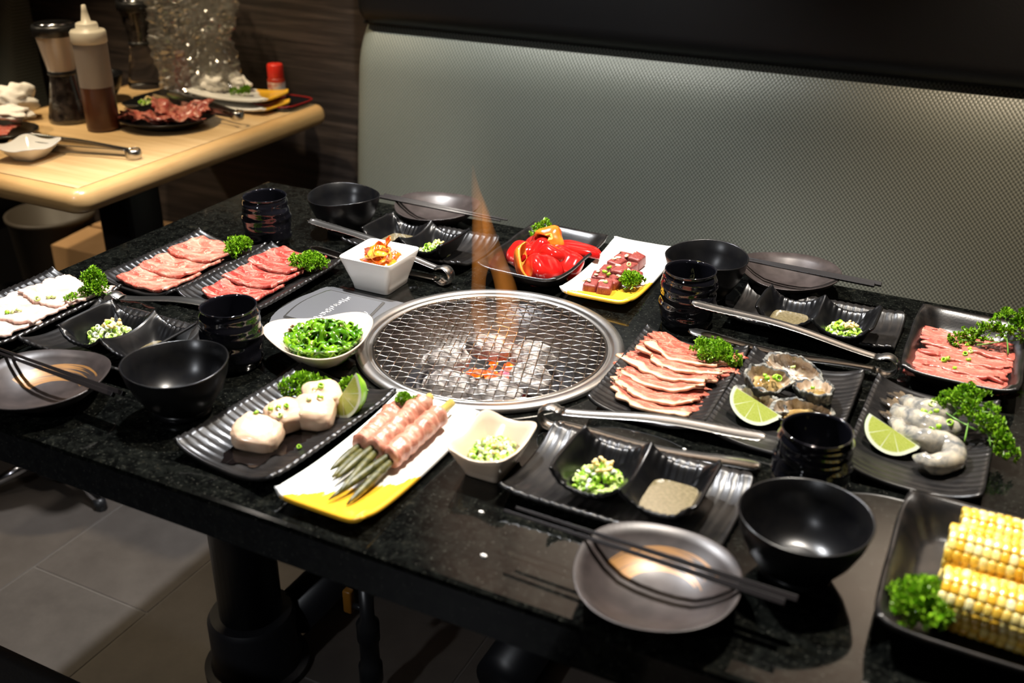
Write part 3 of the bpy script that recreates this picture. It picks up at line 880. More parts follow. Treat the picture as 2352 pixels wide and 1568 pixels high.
for k in range(14):
    a = k * 0.75
    r0 = 0.008 + 0.013 * (k % 3)
    ob('ember', me_from('ember', *blob(0.012, 0.006, 0.004, k, 0.5, 3, 12, 8)), MAT['ember'], em, (r0 * math.cos(a) * 1.3, r0 * math.sin(a), 0.002 * (k % 2)), (0, 0, a))
def flame_mesh(ctrl, n=40, seg=14):
    pts = smooth_path([c[:3] for c in ctrl], n)
    rr = smooth_path([(c[3], c[4], 0) for c in ctrl], n)
    V, F = [], []
    for i, p in enumerate(pts):
        rx, ry = max(rr[i].x, 0.0003), max(rr[i].y, 0.0003)
        for k in range(seg):
            a = 2 * PI * k / seg
            V.append((p.x + rx * math.cos(a), p.y + ry * math.sin(a), p.z))
    for i in range(n - 1):
        for k in range(seg):
            j = (k + 1) % seg
            F.append((i * seg + k, i * seg + j, (i + 1) * seg + j, (i + 1) * seg + k))
    F.append(tuple(reversed(range(seg)))); F.append(tuple((n - 1) * seg + k for k in range(seg)))
    return V, F
fm = thing('flame', 'tall thin orange flame rising through the grate from the stones', 'flame', (-0.010, 0.030, TOP - 0.03))
ob('flame_tongue', me_from('flame_tongue', *flame_mesh([(-0.018, 0.006, 0.0, 0.008, 0.006), (-0.024, 0.004, 0.06, 0.012, 0.008), (-0.022, 0.0, 0.11, 0.010, 0.008), (-0.015, 0.0, 0.155, 0.017, 0.009), (-0.018, 0.0, 0.195, 0.013, 0.008), (-0.026, 0.0, 0.228, 0.006, 0.005), (-0.030, 0.0, 0.258, 0.0012, 0.001)])), MAT['flame'], fm)
ob('flame_tongue', me_from('flame_tongue', *flame_mesh([(0.016, 0.004, 0.0, 0.007, 0.005), (0.019, 0.002, 0.05, 0.016, 0.009), (0.018, 0.0, 0.10, 0.016, 0.010), (0.004, 0.0, 0.14, 0.013, 0.009), (-0.008, 0.0, 0.18, 0.008, 0.007), (-0.016, 0.0, 0.215, 0.0010, 0.001)])), MAT['flame'], fm)
for (bx, by) in ((0.052, -0.030), (-0.055, -0.040), (0.020, 0.010)):
    ob('blue_flame', me_from('blue_flame', *blob(0.012, 0.008, 0.006, 3, 0.2)), MAT['blue_flame'], fm, (bx + 0.01, by - 0.03, -0.008))
fd = bpy.data.lights.new('flame_light', 'POINT'); fd.energy = 0.07; fd.color = (1.0, 0.42, 0.10); fd.shadow_soft_size = 0.02
fo = bpy.data.objects.new('flame_light', fd); COL.objects.link(fo); fo.location = (0.0, 0.02, 0.045); fo.parent = fm

# ---------------- wire grate
gg = thing('grill_grate', 'round woven wire grate lying over the stones of the grill', 'grate', (0, 0, TOP + 0.0045), math.radians(17))
RG, SP = 0.1495, 0.0124
nn = int(RG / SP)
for direction in (0, 1):
    for k in range(-nn, nn + 1):
        c = (k + 0.35) * SP
        if abs(c) > RG - 0.003:
            continue
        h = math.sqrt(RG * RG - c * c)
        steps = max(8, int(2 * h / (SP / 4)))
        pts = []
        for i in range(steps + 1):
            s_ = -h + 2 * h * i / steps
            ph = PI * (s_ / SP - 0.35) + (k % 2) * PI + direction * PI
            z = 0.0008 * math.cos(ph)
            lat = 0.0003 * math.cos(ph)
            pts.append((s_, c + lat, z) if direction == 0 else (c + lat, s_, z))
        ob('wire', me_from('wire', *tube(pts, 0.00072, 5)), MAT['wire'], gg)
pts = [((RG) * math.cos(a), (RG) * math.sin(a), 0) for a in [2 * PI * i / 96 for i in range(97)]]
ob('rim_wire', me_from('rim_wire', *tube(pts, 0.0014, 6, False)), MAT['wire'], gg)

# ================================================================== WOODEN TABLE AT THE LEFT
WX0, WX1, WY0, WY1 = -1.535, -0.945, 0.195, 0.975
wt = thing('wooden_table', 'light wood table with rounded edge and dirty dishes on the left', 'table', ((WX0 + WX1) / 2, (WY0 + WY1) / 2, 0))
wcx, wcy = (WX0 + WX1) / 2, (WY0 + WY1) / 2
hx, hy = (WX1 - WX0) / 2, (WY1 - WY0) / 2
ob('table_top', me_from('table_top', *box(-hx + 0.0268, hx - 0.0268, -hy + 0.0268, hy - 0.0268, TOP - 0.046, TOP), False), MAT['light_wood'], wt)
ob('seam', me_from('seam', *box(-hx + 0.022, hx - 0.022, -hy + 0.022, hy - 0.022, TOP - 0.044, TOP - 0.0012), False), MAT['black_plastic'], wt)
prof = [(-0.024, 0.0), (-0.018, -0.0005), (-0.010, -0.003), (-0.004, -0.009), (-0.001, -0.018), (0.0, -0.027), (-0.003, -0.038), (-0.011, -0.045), (-0.024, -0.047)]
rings = []
V, F = [], []
SEG = 96
for (d, z) in prof:
    for i in range(SEG):
        th = 2 * PI * (i + 0.5) / SEG
        x_, y_ = se(th, 26)
        V.append((x_ * (hx + d), y_ * (hy + d), TOP + z))
for k in range(len(prof) - 1):
    for i in range(SEG):
        j = (i + 1) % SEG
        F.append((k * SEG + i, (k + 1) * SEG + i, (k + 1) * SEG + j, k * SEG + j))
def edge_band():
    # mitred bullnose: rectangle profile sweep with rounded corners
    rc = 0.035
    path = []
    for (sx, sy, a0) in ((1, 1, 0), (-1, 1, 90), (-1, -1, 180), (1, -1, 270)):
        for k in range(7):
            a = math.radians(a0 + 90 * k / 6)
            path.append((sx * (hx - rc), sy * (hy - rc), math.cos(a), math.sin(a)))
    n = len(path)
    V, F = [], []
    for (d, z) in prof:
        for (px, py, c, s) in path:
            V.append((px + c * (rc + d), py + s * (rc + d), TOP + z))
    for k in range(len(prof) - 1):
        for i in range(n):
            j = (i + 1) % n
            F.append((k * n + i, (k + 1) * n + i, (k + 1) * n + j, k * n + j))
    return V, F
ob('edge_band', me_from('edge_band', *edge_band()), MAT['wood_edge'], wt)
ob('post', me_from('post', *box(-0.05, 0.05, -0.05, 0.05, 0.03, TOP - 0.05, 0.01, 2)), MAT['black_metal'], wt, (0.04, -0.04, 0))
ob('foot_plate', me_from('foot_plate', *box(-0.14, 0.14, -0.14, 0.14, 0.0, 0.03, 0.01, 2)), MAT['black_metal'], wt, (0.04, -0.04, 0))

# ================================================================== TABLEWARE BUILDERS
def rib_z(u, v, s, X, Y):
    ridge = 0.00055 * np.sin(2 * PI * Y / 0.0098 + 0.9 * np.sin(X * 60) + 1.6 * np.sin(Y * 47)) + 0.0003 * np.sin(2 * PI * Y / 0.0053 + 2 * np.sin(X * 35))
    return 0.0045 + 0.0150 * abs(u) ** 2.6 + 0.004 * abs(v) ** 6 + ridge * (0.25 + 0.75 * u * u + 0.3 * abs(v) ** 4)
RIB = None
def ribbed_plate(label, x, y, rz=0.0, z=TOP, sx=0.136, sy=0.212):
    global RIB
    if RIB is None:
        v, f, uv = dish(0.136, 0.212, 22, rib_z, 0.0042, 25, 120)
        RIB = me_from('ribbed_plate', v, f)
    o = ob('ribbed_plate', RIB, MAT['ribbed_ceramic'], None, (x, y, z), (0, 0, rz), (sx / 0.136, sy / 0.212, 1))
    return setp(o, label, 'plate', 'black ribbed plates')
def tray_z(u, v, s, X, Y):
    n = 7.0
    q = (abs(u) ** n + abs(v) ** n) ** (1 / n)
    return 0.0045 + 0.024 * sstep(0.70, 1.02, q) ** 0.9 + 0.003 * (abs(u * v)) ** 5 + 0.0008 * np.sin(9 * v + 2 * u) * s ** 4
def deep_plate(label, x, y, rz=0.0, sx=0.133, sy=0.209, zs=1.0):
    v, f, uv = dish(sx, sy, 11, tray_z, 0.0042, 46, 56)
    o = ob('deep_plate', me_from('deep_plate', v, f), MAT['tray_ceramic'], None, (x, y, TOP), (0, 0, rz), (1, 1, zs))
    return setp(o, label, 'plate', 'black deep plates')
def white_z(u, v, s, X, Y):
    return 0.0055 + 0.010 * abs(v) ** 2.4 + 0.0045 * abs(u) ** 6 + 0.0015 * s ** 12
def yellow_plate(label, x, y, rz=0.0, z=TOP):
    v, f, uv = dish(0.104, 0.232, 12, white_z, 0.0052, 30, 50)
    o = ob('white_plate', me_from('white_plate', v, f), MAT['yellow_plate'], None, (x, y, z), (0, 0, rz))
    return setp(o, label, 'plate', 'white plates with a yellow corner')
def div_z(u, v, s, X, Y):
    uu = 2 * abs(u) - 1
    n = 5.0
    q = (abs(uu) ** n + abs(v) ** n) ** (1 / n)
    wall = sstep(0.42, 1.0, q) ** 1.15
    rim = 0.018 + 0.017 * abs(uu) ** 2.4 - 0.012 * (1 - sstep(0.0, 0.22, abs(u))) * (1 - abs(v) ** 2)
    fl = 0.0007 * np.sin(X * 2 * PI / 0.0072) * sstep(0.45, 0.9, abs(v)) * (1 - 0.4 * sstep(0.9, 1, abs(v)))
    return 0.006 + rim * wall + fl
DIV = None
def divided_dish(label, x, y, z, rz=0.0, sy=1.0):
    global DIV
    if DIV is None:
        v, f, uv = dish(0.147, 0.092, 14, div_z, 0.0036, 90, 50)
        DIV = me_from('divided_dish', v, f)
    o = ob('divided_dish', DIV, MAT['black_ceramic'], None, (x, y, z), (0, 0, rz), (1, sy, 1))
    return setp(o, label, 'dish', 'black two-part sauce dishes')
def round_bowl(label, x, y, rz=0.0):
    t = thing('rice_bowl', label, 'bowl', (x, y, TOP), rz, 'black rice bowls')
    prof = [(0.000, 0.004), (0.026, 0.004), (0.027, 0.0), (0.030, 0.0), (0.031, 0.009), (0.038, 0.015), (0.048, 0.030), (0.055, 0.047), (0.0585, 0.0625), (0.0588, 0.0640), (0.0578, 0.0648), (0.0566, 0.0640),
            (0.0530, 0.048), (0.046, 0.032), (0.036, 0.019), (0.024, 0.0128), (0.020, 0.0124), (0.018, 0.0128), (0.014, 0.0122), (0.011, 0.0126), (0.006, 0.0121), (0.0005, 0.0123)]
    def wob(th, k, z):
        w = max(0, (z - 0.02) / 0.045)
        return (0.0016 * math.cos(3 * th + 0.6) * w, 0.0028 * math.sin(2 * th + 0.5) * w * w)
    ob('body', me_from('rice_bowl', *lathe(prof, 72, wob)), MAT['black_ceramic'], t)
    ob('foot_ring', me_from('foot_ring', *lathe([(0.026, 0.0012), (0.026, 0.0), (0.0315, 0.0), (0.0322, 0.007), (0.030, 0.009)], 48, None, False)), MAT['black_ceramic'], t)
    return t
def saucer(label, x, y, rz=0.0, mat='saucer'):
    rings = [(0.026, 0.026, 0.003, 2), (0.027, 0.027, 0.0, 2), (0.033, 0.033, 0.0, 2), (0.035, 0.035, 0.004, 2), (0.050, 0.050, 0.012, 2.3), (0.063, 0.063, 0.0225, 2.6), (0.0695, 0.0695, 0.0300, 2.7), (0.0700, 0.0700, 0.0312, 2.7), (0.0688, 0.0688, 0.0316, 2.7), (0.061, 0.061, 0.0245, 2.5), (0.048, 0.048, 0.0155, 2.3), (0.034, 0.034, 0.0090, 2.1), (0.018, 0.018, 0.0066, 2), (0.0006, 0.0006, 0.006, 2)]
    def wob(th, k, z):
        w = max(0, z / 0.03)
        return (0.0016 * math.cos(4 * th) * w, 0.0026 * math.cos(2 * th + 0.8) * w * w)
    o = ob('saucer', me_from('saucer', *loft(rings, 72, wob)), MAT[mat], None, (x, y, TOP), (0, 0, rz))
    return setp(o, label, 'saucer', 'bronze-grey saucers with an orange brush stroke')
def cup(label, x, y, rz=0.0, mat='gloss_black', hs=1.0):
    prof = [(0.0, 0.003), (0.027, 0.003), (0.028, 0.0), (0.031, 0.0)]
    H = 0.079
    for i in range(1, 40):
        f = i / 40
        z = H * f
        r = 0.0342 + 0.0040 * math.sin(PI * min(1, f * 1.02)) ** 0.8 + 0.0005 * math.sin(f * 2 * PI * 5.6 + 0.6 + 0.8 * math.sin(f * 9))
        if f < 0.10: r -= 0.003 * (1 - f / 0.10)
        if f > 0.86: r -= 0.0022 * (f - 0.86) / 0.14
        prof.append((r, z))
    prof += [(0.0346, H), (0.0338, H + 0.0008), (0.0326, H), (0.0320, H - 0.004), (0.0325, 0.05), (0.0320, 0.02), (0.028, 0.010), (0.0005, 0.009)]
    def wob(th, k, z):
        outer = 1 if k < 43 else 0
        return (outer * 0.0011 * math.sin(2 * th + z * 190) * (1 if 0.008 < z < 0.07 else 0.2), 0.0006 * math.sin(2 * th) * (z / H))
    o = ob('tea_cup', me_from('tea_cup', *lathe(prof, 72, wob)), MAT[mat], None, (x, y, TOP), (0, 0, rz), (1, 1, hs))
    return setp(o, label, 'cup', 'black ridged tea cups')
def square_bowl(name, label, cat, x, y, rx, ry, bx, by, h, mat, rz=0.0, z=TOP, n=9, lip=0.0032, corner=0.0, group=None):
    rings = [(bx * 0.9, by * 0.9, 0.0012, n), (bx * 0.92, by * 0.92, 0.0, n), (bx, by, 0.0, n), (bx + 0.0012, by + 0.0012, 0.0014, n)]
    for k in range(1, 7):
        f = k / 6
        rings.append((bx + (rx - bx) * f, by + (ry - by) * f, 0.0014 + (h - 0.0024) * f, n))
    rings += [(rx - 0.0002, ry - 0.0002, h, n), (rx - lip * 0.5, ry - lip * 0.5, h + 0.0004, n), (rx - lip, ry - lip, h - 0.0008, n)]
    for k in range(1, 6):
        f = k / 5
        rings.append((rx - lip + (bx - rx) * f * 0.93, ry - lip + (by - ry) * f * 0.93, (h - 0.0008) * (1 - f) + 0.008 * f, n))
    rings += [(bx * 0.7, by * 0.7, 0.0055, 5), (0.0005, 0.0005, 0.005, 3)]
    def wob(th, k, z):
        c = abs(math.sin(2 * th)) ** 3
        return (0, corner * c * (z / h) ** 2)
    o = ob(name, me_from(name, *loft(rings, 96, wob)), MAT[mat], None, (x, y, z), (0, 0, rz))
    smooth_by_angle(o, 50)
    return setp(o, label, cat, group)

def chopsticks(lab, x0, y0, x1, y1, z0, z1, gap=0.006, L=0.232):
    """a pair lying parallel; thick end at 1"""
    d = Vector((x1 - x0, y1 - y0, z1 - z0))
    d.normalize()
    side = Vector((-d.y, d.x, 0)).normalized()
    for s, w in ((-1, 'nearer'), (1, 'farther')):
        p0 = Vector((x0, y0, z0)) + side * s * (gap + 0.0012) / 2 + d * (0.004 * s)
        pts = [p0 + d * (L * k / 6) for k in range(7)]
        rad = [0.0019, 0.0022, 0.0026, 0.0030, 0.0034, 0.0038, 0.0040]
        me = me_from('chopstick', *tube([p - p0 for p in pts], rad, 4), smooth=False)
        o = ob('chopstick', me, MAT['chop'], None, p0)
        m = o.modifiers.new('soft', 'BEVEL'); m.width = 0.0005; m.segments = 2
        setp(o, lab % w, 'chopstick', 'black chopsticks')

def tongs(label, hx, hy, tx, ty, L, open0=0.032, open1=-0.012, z=TOP + 0.0145, tilt=0.0, mat='steel', group='steel serrated tongs', flat=False):
    """hinge loop at the origin, arms run towards (tx, ty) with tips open0 above and open1 below the hinge"""
    t = thing('tongs', label, 'tongs', (hx, hy, z), group=group, rot=(0 if flat else PI / 2, tilt, math.atan2(ty - hy, tx - hx)))
    def strip(path, w, teeth=False, inward=1):
        n = len(path)
        V, F = [], []
        for i, p in enumerate(path):
            a, b = path[max(i - 1, 0)], path[min(i + 1, n - 1)]
            tx, ty = b[0] - a[0], b[1] - a[1]
            l = math.hypot(tx, ty) or 1
            nx, ny = -ty / l * inward, tx / l * inward
            wi = w[i]
            tooth = 0.0014 if (teeth and i > n * 0.74 and i % 2) else 0
            for q, (fz, off) in enumerate(((0, 0.0004 + 0.0), (0.18, 0.0018), (0.5, 0.0026), (0.82, 0.0018), (1, 0.0004))):
                zz = -wi / 2 + fz * wi
                if q == 0: zz -= tooth
                if q == 4: zz += tooth
                V.append((p[0] - nx * off, p[1] - ny * off, zz))
        for i in range(n - 1):
            for q in range(4):
                a = i * 5 + q
                F.append((a, a + 5, a + 6, a + 1))
        return V, F
    r = 0.0125
    for sgn, tip in ((1, open0), (-1, open1)):
        n = 64
        path, w = [], []
        for i in range(n):
            f = i / (n - 1)
            xx = 0.012 + (L - 0.012) * f
            yy = sgn * 0.009 + (tip - sgn * 0.009) * f
            yy += sgn * 0.006 * math.sin(PI * f) ** 2
            path.append((xx, yy))
            wi = 0.0150 + 0.0040 * min(1, f * 2)
            if f > 0.74: wi = 0.0195
            if f > 0.95: wi *= math.sqrt(max(0.05, 1 - ((f - 0.95) / 0.052) ** 2))
            w.append(wi)
        o = ob('arm', me_from('arm', *strip(path, w, True, sgn)), MAT[mat], t)
        m = o.modifiers.new('thick', 'SOLIDIFY'); m.thickness = 0.0009
    path = [(0.012, 0.009)] + [(r * math.cos(a) - 0.001, r * math.sin(a)) for a in np.linspace(math.radians(48), math.radians(312), 22)] + [(0.012, -0.009)]
    o = ob('spring_hinge', me_from('spring_hinge', *strip(path, [0.0185] * len(path), False, 1)), MAT[mat], t)
    m = o.modifiers.new('thick', 'SOLIDIFY'); m.thickness = 0.0009
    return t

# ================================================================== FOOD BUILDERS
def leaflet(rnd, size):
    n = 7
    V = [(0, 0, 0)]
    for k in range(n):
        a = -1.15 + 2.3 * k / (n - 1)
        r = size * (0.75 + 0.45 * rnd.random()) * (1.0 if k % 2 else 0.72)
        V.append((r * math.cos(a), r * math.sin(a), (0.35 if k % 2 else -0.25) * size * (0.6 + rnd.random())))
    F = [(0, k, k + 1) for k in range(1, n)]
    return V, F
def floret(seed, R=0.011, n=46, size=0.0055):
    rnd = random.Random(seed)
    P = []
    for k in range(n):
        u = rnd.uniform(-0.25, 1); a = rnd.uniform(0, 2 * PI)
        s = math.sqrt(max(0, 1 - u * u))
        d = Vector((s * math.cos(a), s * math.sin(a), u))
        pos = d * R * rnd.uniform(0.45, 1.0)
        q = d.to_track_quat('X', 'Z')
        m = Matrix.Translation(pos) @ q.to_matrix().to_4x4() @ Matrix.Rotation(rnd.uniform(0, 6.28), 4, 'X') @ Matrix.Rotation(rnd.uniform(-.6, .6), 4, 'Y')
        v, f = leaflet(rnd, size * rnd.uniform(0.75, 1.25))
        P.append(([m @ Vector(x) for x in v], f))
    return join_lists(P)
FLOR = [me_from('leaf', *floret(k), smooth=False) for k in range(5)]
FLOR_TINY = [me_from('leaf', *floret(20 + k, 0.008, 34, 0.0046), smooth=False) for k in range(2)]
def parsley(label, base, florets, seed=0, scale=1.0, group='curly parsley sprigs'):
    """base: foot of the stem; florets: world offsets of the leaf clusters from the base"""
    rnd = random.Random(seed)
    t = thing('parsley_sprig', label, 'parsley', base, group=group)
    parts = []
    for k, f in enumerate(florets):
        f = Vector(f)
        st = Vector(florets[k - 1]) * 0.62 if k else Vector((0, 0, 0))
        mid = (f + st) * 0.5 + Vector((rnd.uniform(-.003, .003), rnd.uniform(-.003, .003), 0.001))
        parts.append(tube(smooth_path([st, mid, f], 7), [0.0011, 0.0011, 0.001, 0.001, 0.0009, 0.0008, 0.0008], 5))
    ob('stem', me_from('stem', *join_lists(parts)), MAT['parsley_stem'], t)
    for k, f in enumerate(florets):
        tilt = Vector((f[0], f[1], abs(f[2]) + 0.012))
        q = tilt.to_track_quat('Z', 'Y').to_euler()
        ob('leaf', FLOR[rnd.randrange(5)], MAT['parsley'], t, f, (q.x + rnd.uniform(-.3, .3), q.y + rnd.uniform(-.3, .3), rnd.uniform(0, 6.28)), scale * rnd.uniform(0.85, 1.15))
    return t
def tuft(label, x, y, z, rx, ry, h, n, seed, scale=1.0, stem=None, base_off=(0, 0, 0)):
    rnd = random.Random(seed)
    fl = []
    for k in range(n):
        a = 2 * PI * k / max(1, n - 1) + rnd.uniform(-.3, .3)
        rr = 0.0 if k == 0 else rnd.uniform(0.55, 1.0)
        fl.append((rx * rr * math.cos(a), ry * rr * math.sin(a), h * (1.0 - 0.5 * rr * rr) * rnd.uniform(0.8, 1.1)))
    return parsley(label, (x, y, z), fl, seed, scale)

def ring_mesh(r, h, mat):
    V, F = [], []
    n = 10
    for (rr, z) in ((r, 0), (r, h), (r * 0.66, h), (r * 0.66, 0)):
        for i in range(n):
            a = 2 * PI * i / n
            V.append((rr * math.cos(a), rr * math.sin(a), z - h / 2))
    for k in range(4):
        for i in range(n):
            j = (i + 1) % n
            F.append((k * n + i, k * n + j, ((k + 1) % 4) * n + j, ((k + 1) % 4) * n + i))
    me = me_from('scallion_ring', V, F)
    me.materials.append(MAT[mat])
    return me
RINGS = [ring_mesh(0.0038, 0.0036, 'scallion_green'), ring_mesh(0.0030, 0.0045, 'scallion_green'), ring_mesh(0.0040, 0.0034, 'scallion_pale'),
         ring_mesh(0.0030, 0.0050, 'scallion_pale'), ring_mesh(0.0036, 0.0028, 'scallion_white')]
BITS = []
for k in range(3):
    me = me_from('garlic_bit', *blob(0.0026, 0.0020, 0.0016, k + 5, 0.35, 3, 8, 6)); me.materials.append(MAT['garlic']); BITS.append(me)
PBITS = []
for k in range(3):
    me = me_from('garlic_chip', *blob(0.0046, 0.0028, 0.0016, k + 9, 0.4, 3, 9, 6)); me.materials.append(MAT['pale_garlic']); PBITS.append(me)
def scallion_pile(label, x, y, z, rx, ry, h, n, seed, garlic=(0, 0), ng=14, weights=(4, 3, 4, 3, 2)):
    rnd = random.Random(seed)
    t = thing('chopped_scallions', label, 'scallions', (x, y, z), group='heaps of chopped scallions')
    for k in range(n):
        a = rnd.uniform(0, 2 * PI); r = math.sqrt(rnd.random())
        zz = h * (1 - r * r) * rnd.uniform(0.25, 1.0) + 0.002
        ob('scallion_ring', rnd.choices(RINGS, weights)[0], None, t, (rx * r * math.cos(a), ry * r * math.sin(a), zz), (rnd.uniform(-1.3, 1.3), rnd.uniform(-1.3, 1.3), rnd.uniform(0, 6.28)), rnd.uniform(0.8, 1.15))
    for k in range(ng):
        a = rnd.uniform(0, 2 * PI); r = math.sqrt(rnd.random()) * 0.45
        ob('garlic_bit', rnd.choice(BITS), None, t, (garlic[0] + rx * r * math.cos(a), garlic[1] + ry * r * math.sin(a), h * 0.95 + rnd.uniform(0, 0.003)), (rnd.uniform(0, 3), rnd.uniform(0, 3), 0))
    return t
def loose_scallions(label, spots, seed, group):
    rnd = random.Random(seed)
    for (x, y, z) in spots:
        o = ob('scallion_ring', rnd.choices(RINGS, (3, 3, 3, 2, 0))[0], None, None, (x, y, z), (rnd.uniform(-.9, .9), rnd.uniform(-.9, .9), rnd.uniform(0, 6)), rnd.uniform(0.75, 1.1))
        setp(o, label, 'scallion', group)

def slab(sx, sy, thick=0.0035, seed=0, wav=0.0016, edge=0.08, n=4.5, bow=0.0, drape=0.0, fr=38, nu=34, nv=24):
    off = Vector((seed * 2.3, seed * 1.7, seed))
    def zf(u, v, s, X, Y):
        Z = np.zeros_like(X)
        for i in range(X.shape[0]):
            for j in range(X.shape[1]):
                Z[i, j] = wav * mnoise.noise(Vector((X[i, j] * fr, Y[i, j] * fr, 0)) + off) - drape * abs(u[i, j]) ** 3
        return Z + thick
    v, f, uv = dish(sx, sy, n, zf, thick, nu, nv)
    out = []
    for p in v:
        a = Vector((p[0] / sx * 2, p[1] / sy * 2, 0))
        k = 1 + edge * (a.length ** 3) * mnoise.noise(a * 2.6 + off) + edge * 0.5 * (a.length ** 4) * mnoise.noise(a * 7 + off)
        out.append((p[0] * k, p[1] * k + bow * (p[0] / sx * 2) ** 2, p[2]))
    return me_from('meat_slice', out, f, True, uv)
def meat_slice(label, mat, x, y, z, sx, sy, rz=0, tilt=(0, 0), seed=0, group=None, name='meat_slice', **kw):
    o = ob(name, slab(sx, sy, seed=seed, **kw), MAT[mat], None, (x, y, z), (tilt[0], tilt[1], rz))
    return setp(o, label, 'meat', group)

def lime_wedge(label, loc, rot, a=0.029, r=0.022, half=36):
    t = thing('lime_wedge', label, 'lime', loc, group='lime wedges', rot=rot)
    f0, f1 = math.radians(-90 - half), math.radians(-90 + half)
    nt, nf = 22, 10
    def P(tt, ph, k=1.0):
        nip = 0.004 * math.exp(-((tt) / 0.25) ** 2)
        return (((a + nip) * math.cos(tt)) * k, r * math.sin(tt) ** 0.85 * math.cos(ph) * k, r * math.sin(tt) ** 0.85 * math.sin(ph) * k)
    V, F = [], []
    for i in range(nt + 1):
        for j in range(nf + 1):
            V.append(P(PI * i / nt, f0 + (f1 - f0) * j / nf))
    for i in range(nt):
        for j in range(nf):
            q = i * (nf + 1) + j
            F.append((q, q + 1, q + nf + 2, q + nf + 1))
    ob('peel', fixn(me_from('peel', V, F)), MAT['lime_peel'], t)
    for ph in (f0, f1):
        V, F, UV = [], [], []
        nr = 8
        for i in range(nt + 1):
            for j in range(nr + 1):
                k = j / nr * 0.998
                p = P(PI * i / nt, ph, k)
                V.append(p); UV.append((j / nr, i / nt))
        for i in range(nt):
            for j in range(nr):
                q = i * (nr + 1) + j
                F.append((q, q + 1, q + nr + 2, q + nr + 1))
        ob('flesh', me_from('flesh', V, F, True, UV), MAT['lime_flesh'], t)
    return t

# ================================================================== PLATES ON THE GRANITE TABLE
ribbed_plate('black ribbed plate under the pale pork slices at the left edge', -0.596, -0.210)
ribbed_plate('black ribbed plate under the pink marbled beef nearest the wooden table', -0.520, 0.014)
ribbed_plate('black ribbed plate under the dark red beef beside the kimchi bowl', -0.380, 0.020)
ribbed_plate('black ribbed plate under the scallops and lime', -0.102, -0.282, math.radians(-4))
ribbed_plate('black ribbed plate under the sliced lamb right of the grill', 0.241, 0.010, math.radians(1))
ribbed_plate('black ribbed plate under the oysters', 0.380, 0.012)
ribbed_plate('black ribbed plate under the raw shrimp', 0.529, 0.008, math.radians(-1))
ribbed_plate('black ribbed plate under the sauce dish in front of the right tongs', 0.275, -0.232, math.radians(90), TOP, 0.136, 0.222)
ribbed_plate('black ribbed plate under the sauce dish beside the tongue plate', 0.360, 0.256, math.radians(90), TOP, 0.118, 0.218)
ribbed_plate('black plate under the sauce dish behind the kimchi bowl', -0.255, 0.253, math.radians(90), TOP, 0.130, 0.216)
ribbed_plate('black ribbed plate under the sauce dish beside the pork plate', -0.412, -0.222, math.radians(90), TOP, 0.136, 0.216)
deep_plate('black deep plate holding red pepper pieces', -0.053, 0.280)
deep_plate('black deep plate holding sliced tongue at the right edge', 0.551, 0.232)
deep_plate('black deep plate holding corn cobs in the right corner', 0.607, -0.243, 0, 0.160, 0.209, 1.15)
yellow_plate('white plate with yellow corner under the bacon asparagus rolls', 0.026, -0.291, math.radians(-1))
yellow_plate('white plate with yellow corner under the beef cubes', 0.068, 0.293, math.radians(1))

divided_dish('black two-part sauce dish nearest the camera with scallions on its left', 0.285, -0.240, TOP + 0.0065)
divided_dish('black two-part sauce dish beside the tongue plate', 0.368, 0.222, TOP + 0.0065, 0, 0.92)
divided_dish('black two-part sauce dish behind the kimchi bowl', -0.248, 0.226, TOP + 0.0065, math.radians(-3), 0.95)
divided_dish('black two-part sauce dish between the pork plate and the tea cup', -0.386, -0.232, TOP + 0.0065)

round_bowl('black rice bowl nearest the camera beside the corn', 0.453, -0.272, 0.3)
round_bowl('black rice bowl behind the tea cup in front of the booth', 0.198, 0.284, 1.2)
round_bowl('black rice bowl at the far corner near the wooden table', -0.407, 0.266, 2.2)
round_bowl('black rice bowl on the left beside the brush-stroked saucer', -0.236, -0.306, 0.0)
saucer('bronze-grey saucer under chopsticks nearest the camera', 0.353, -0.367, 0.2)
saucer('bronze-grey saucer against the booth on the right', 0.298, 0.370, 0.6, 'saucer_plain')
saucer('bronze-grey saucer against the booth at the back left', -0.296, 0.375, 0.4, 'saucer_plain')
saucer('bronze-grey saucer with orange stroke at the left edge', -0.392, -0.358, 0.5)
cup('black ridged tea cup with blossom marks in front of the oysters', 0.437, -0.148, 0.0, 'cup_glaze')
cup('black ridged tea cup in front of the rice bowl by the beef cubes', 0.203, 0.187, 2.2, 'cup_glaze')
cup('black ridged tea cup at the far left corner of the granite table', -0.487, 0.165, 1.0)
cup('black ridged tea cup beside the seaweed salad', -0.261, -0.187, 0.4)

square_bowl('kimchi_bowl', 'tall square white bowl holding kimchi beside the grill', 'bowl', -0.234, 0.104, 0.0440, 0.0440, 0.0285, 0.0285, 0.052, 'white_ceramic', 0, TOP, 11)
square_bowl('sauce_bowl', 'small square white bowl of scallion sauce beside the asparagus plate', 'bowl', 0.131, -0.246, 0.0345, 0.0450, 0.020, 0.026, 0.034, 'cream_ceramic', 0, TOP, 7, 0.0035, 0.006)

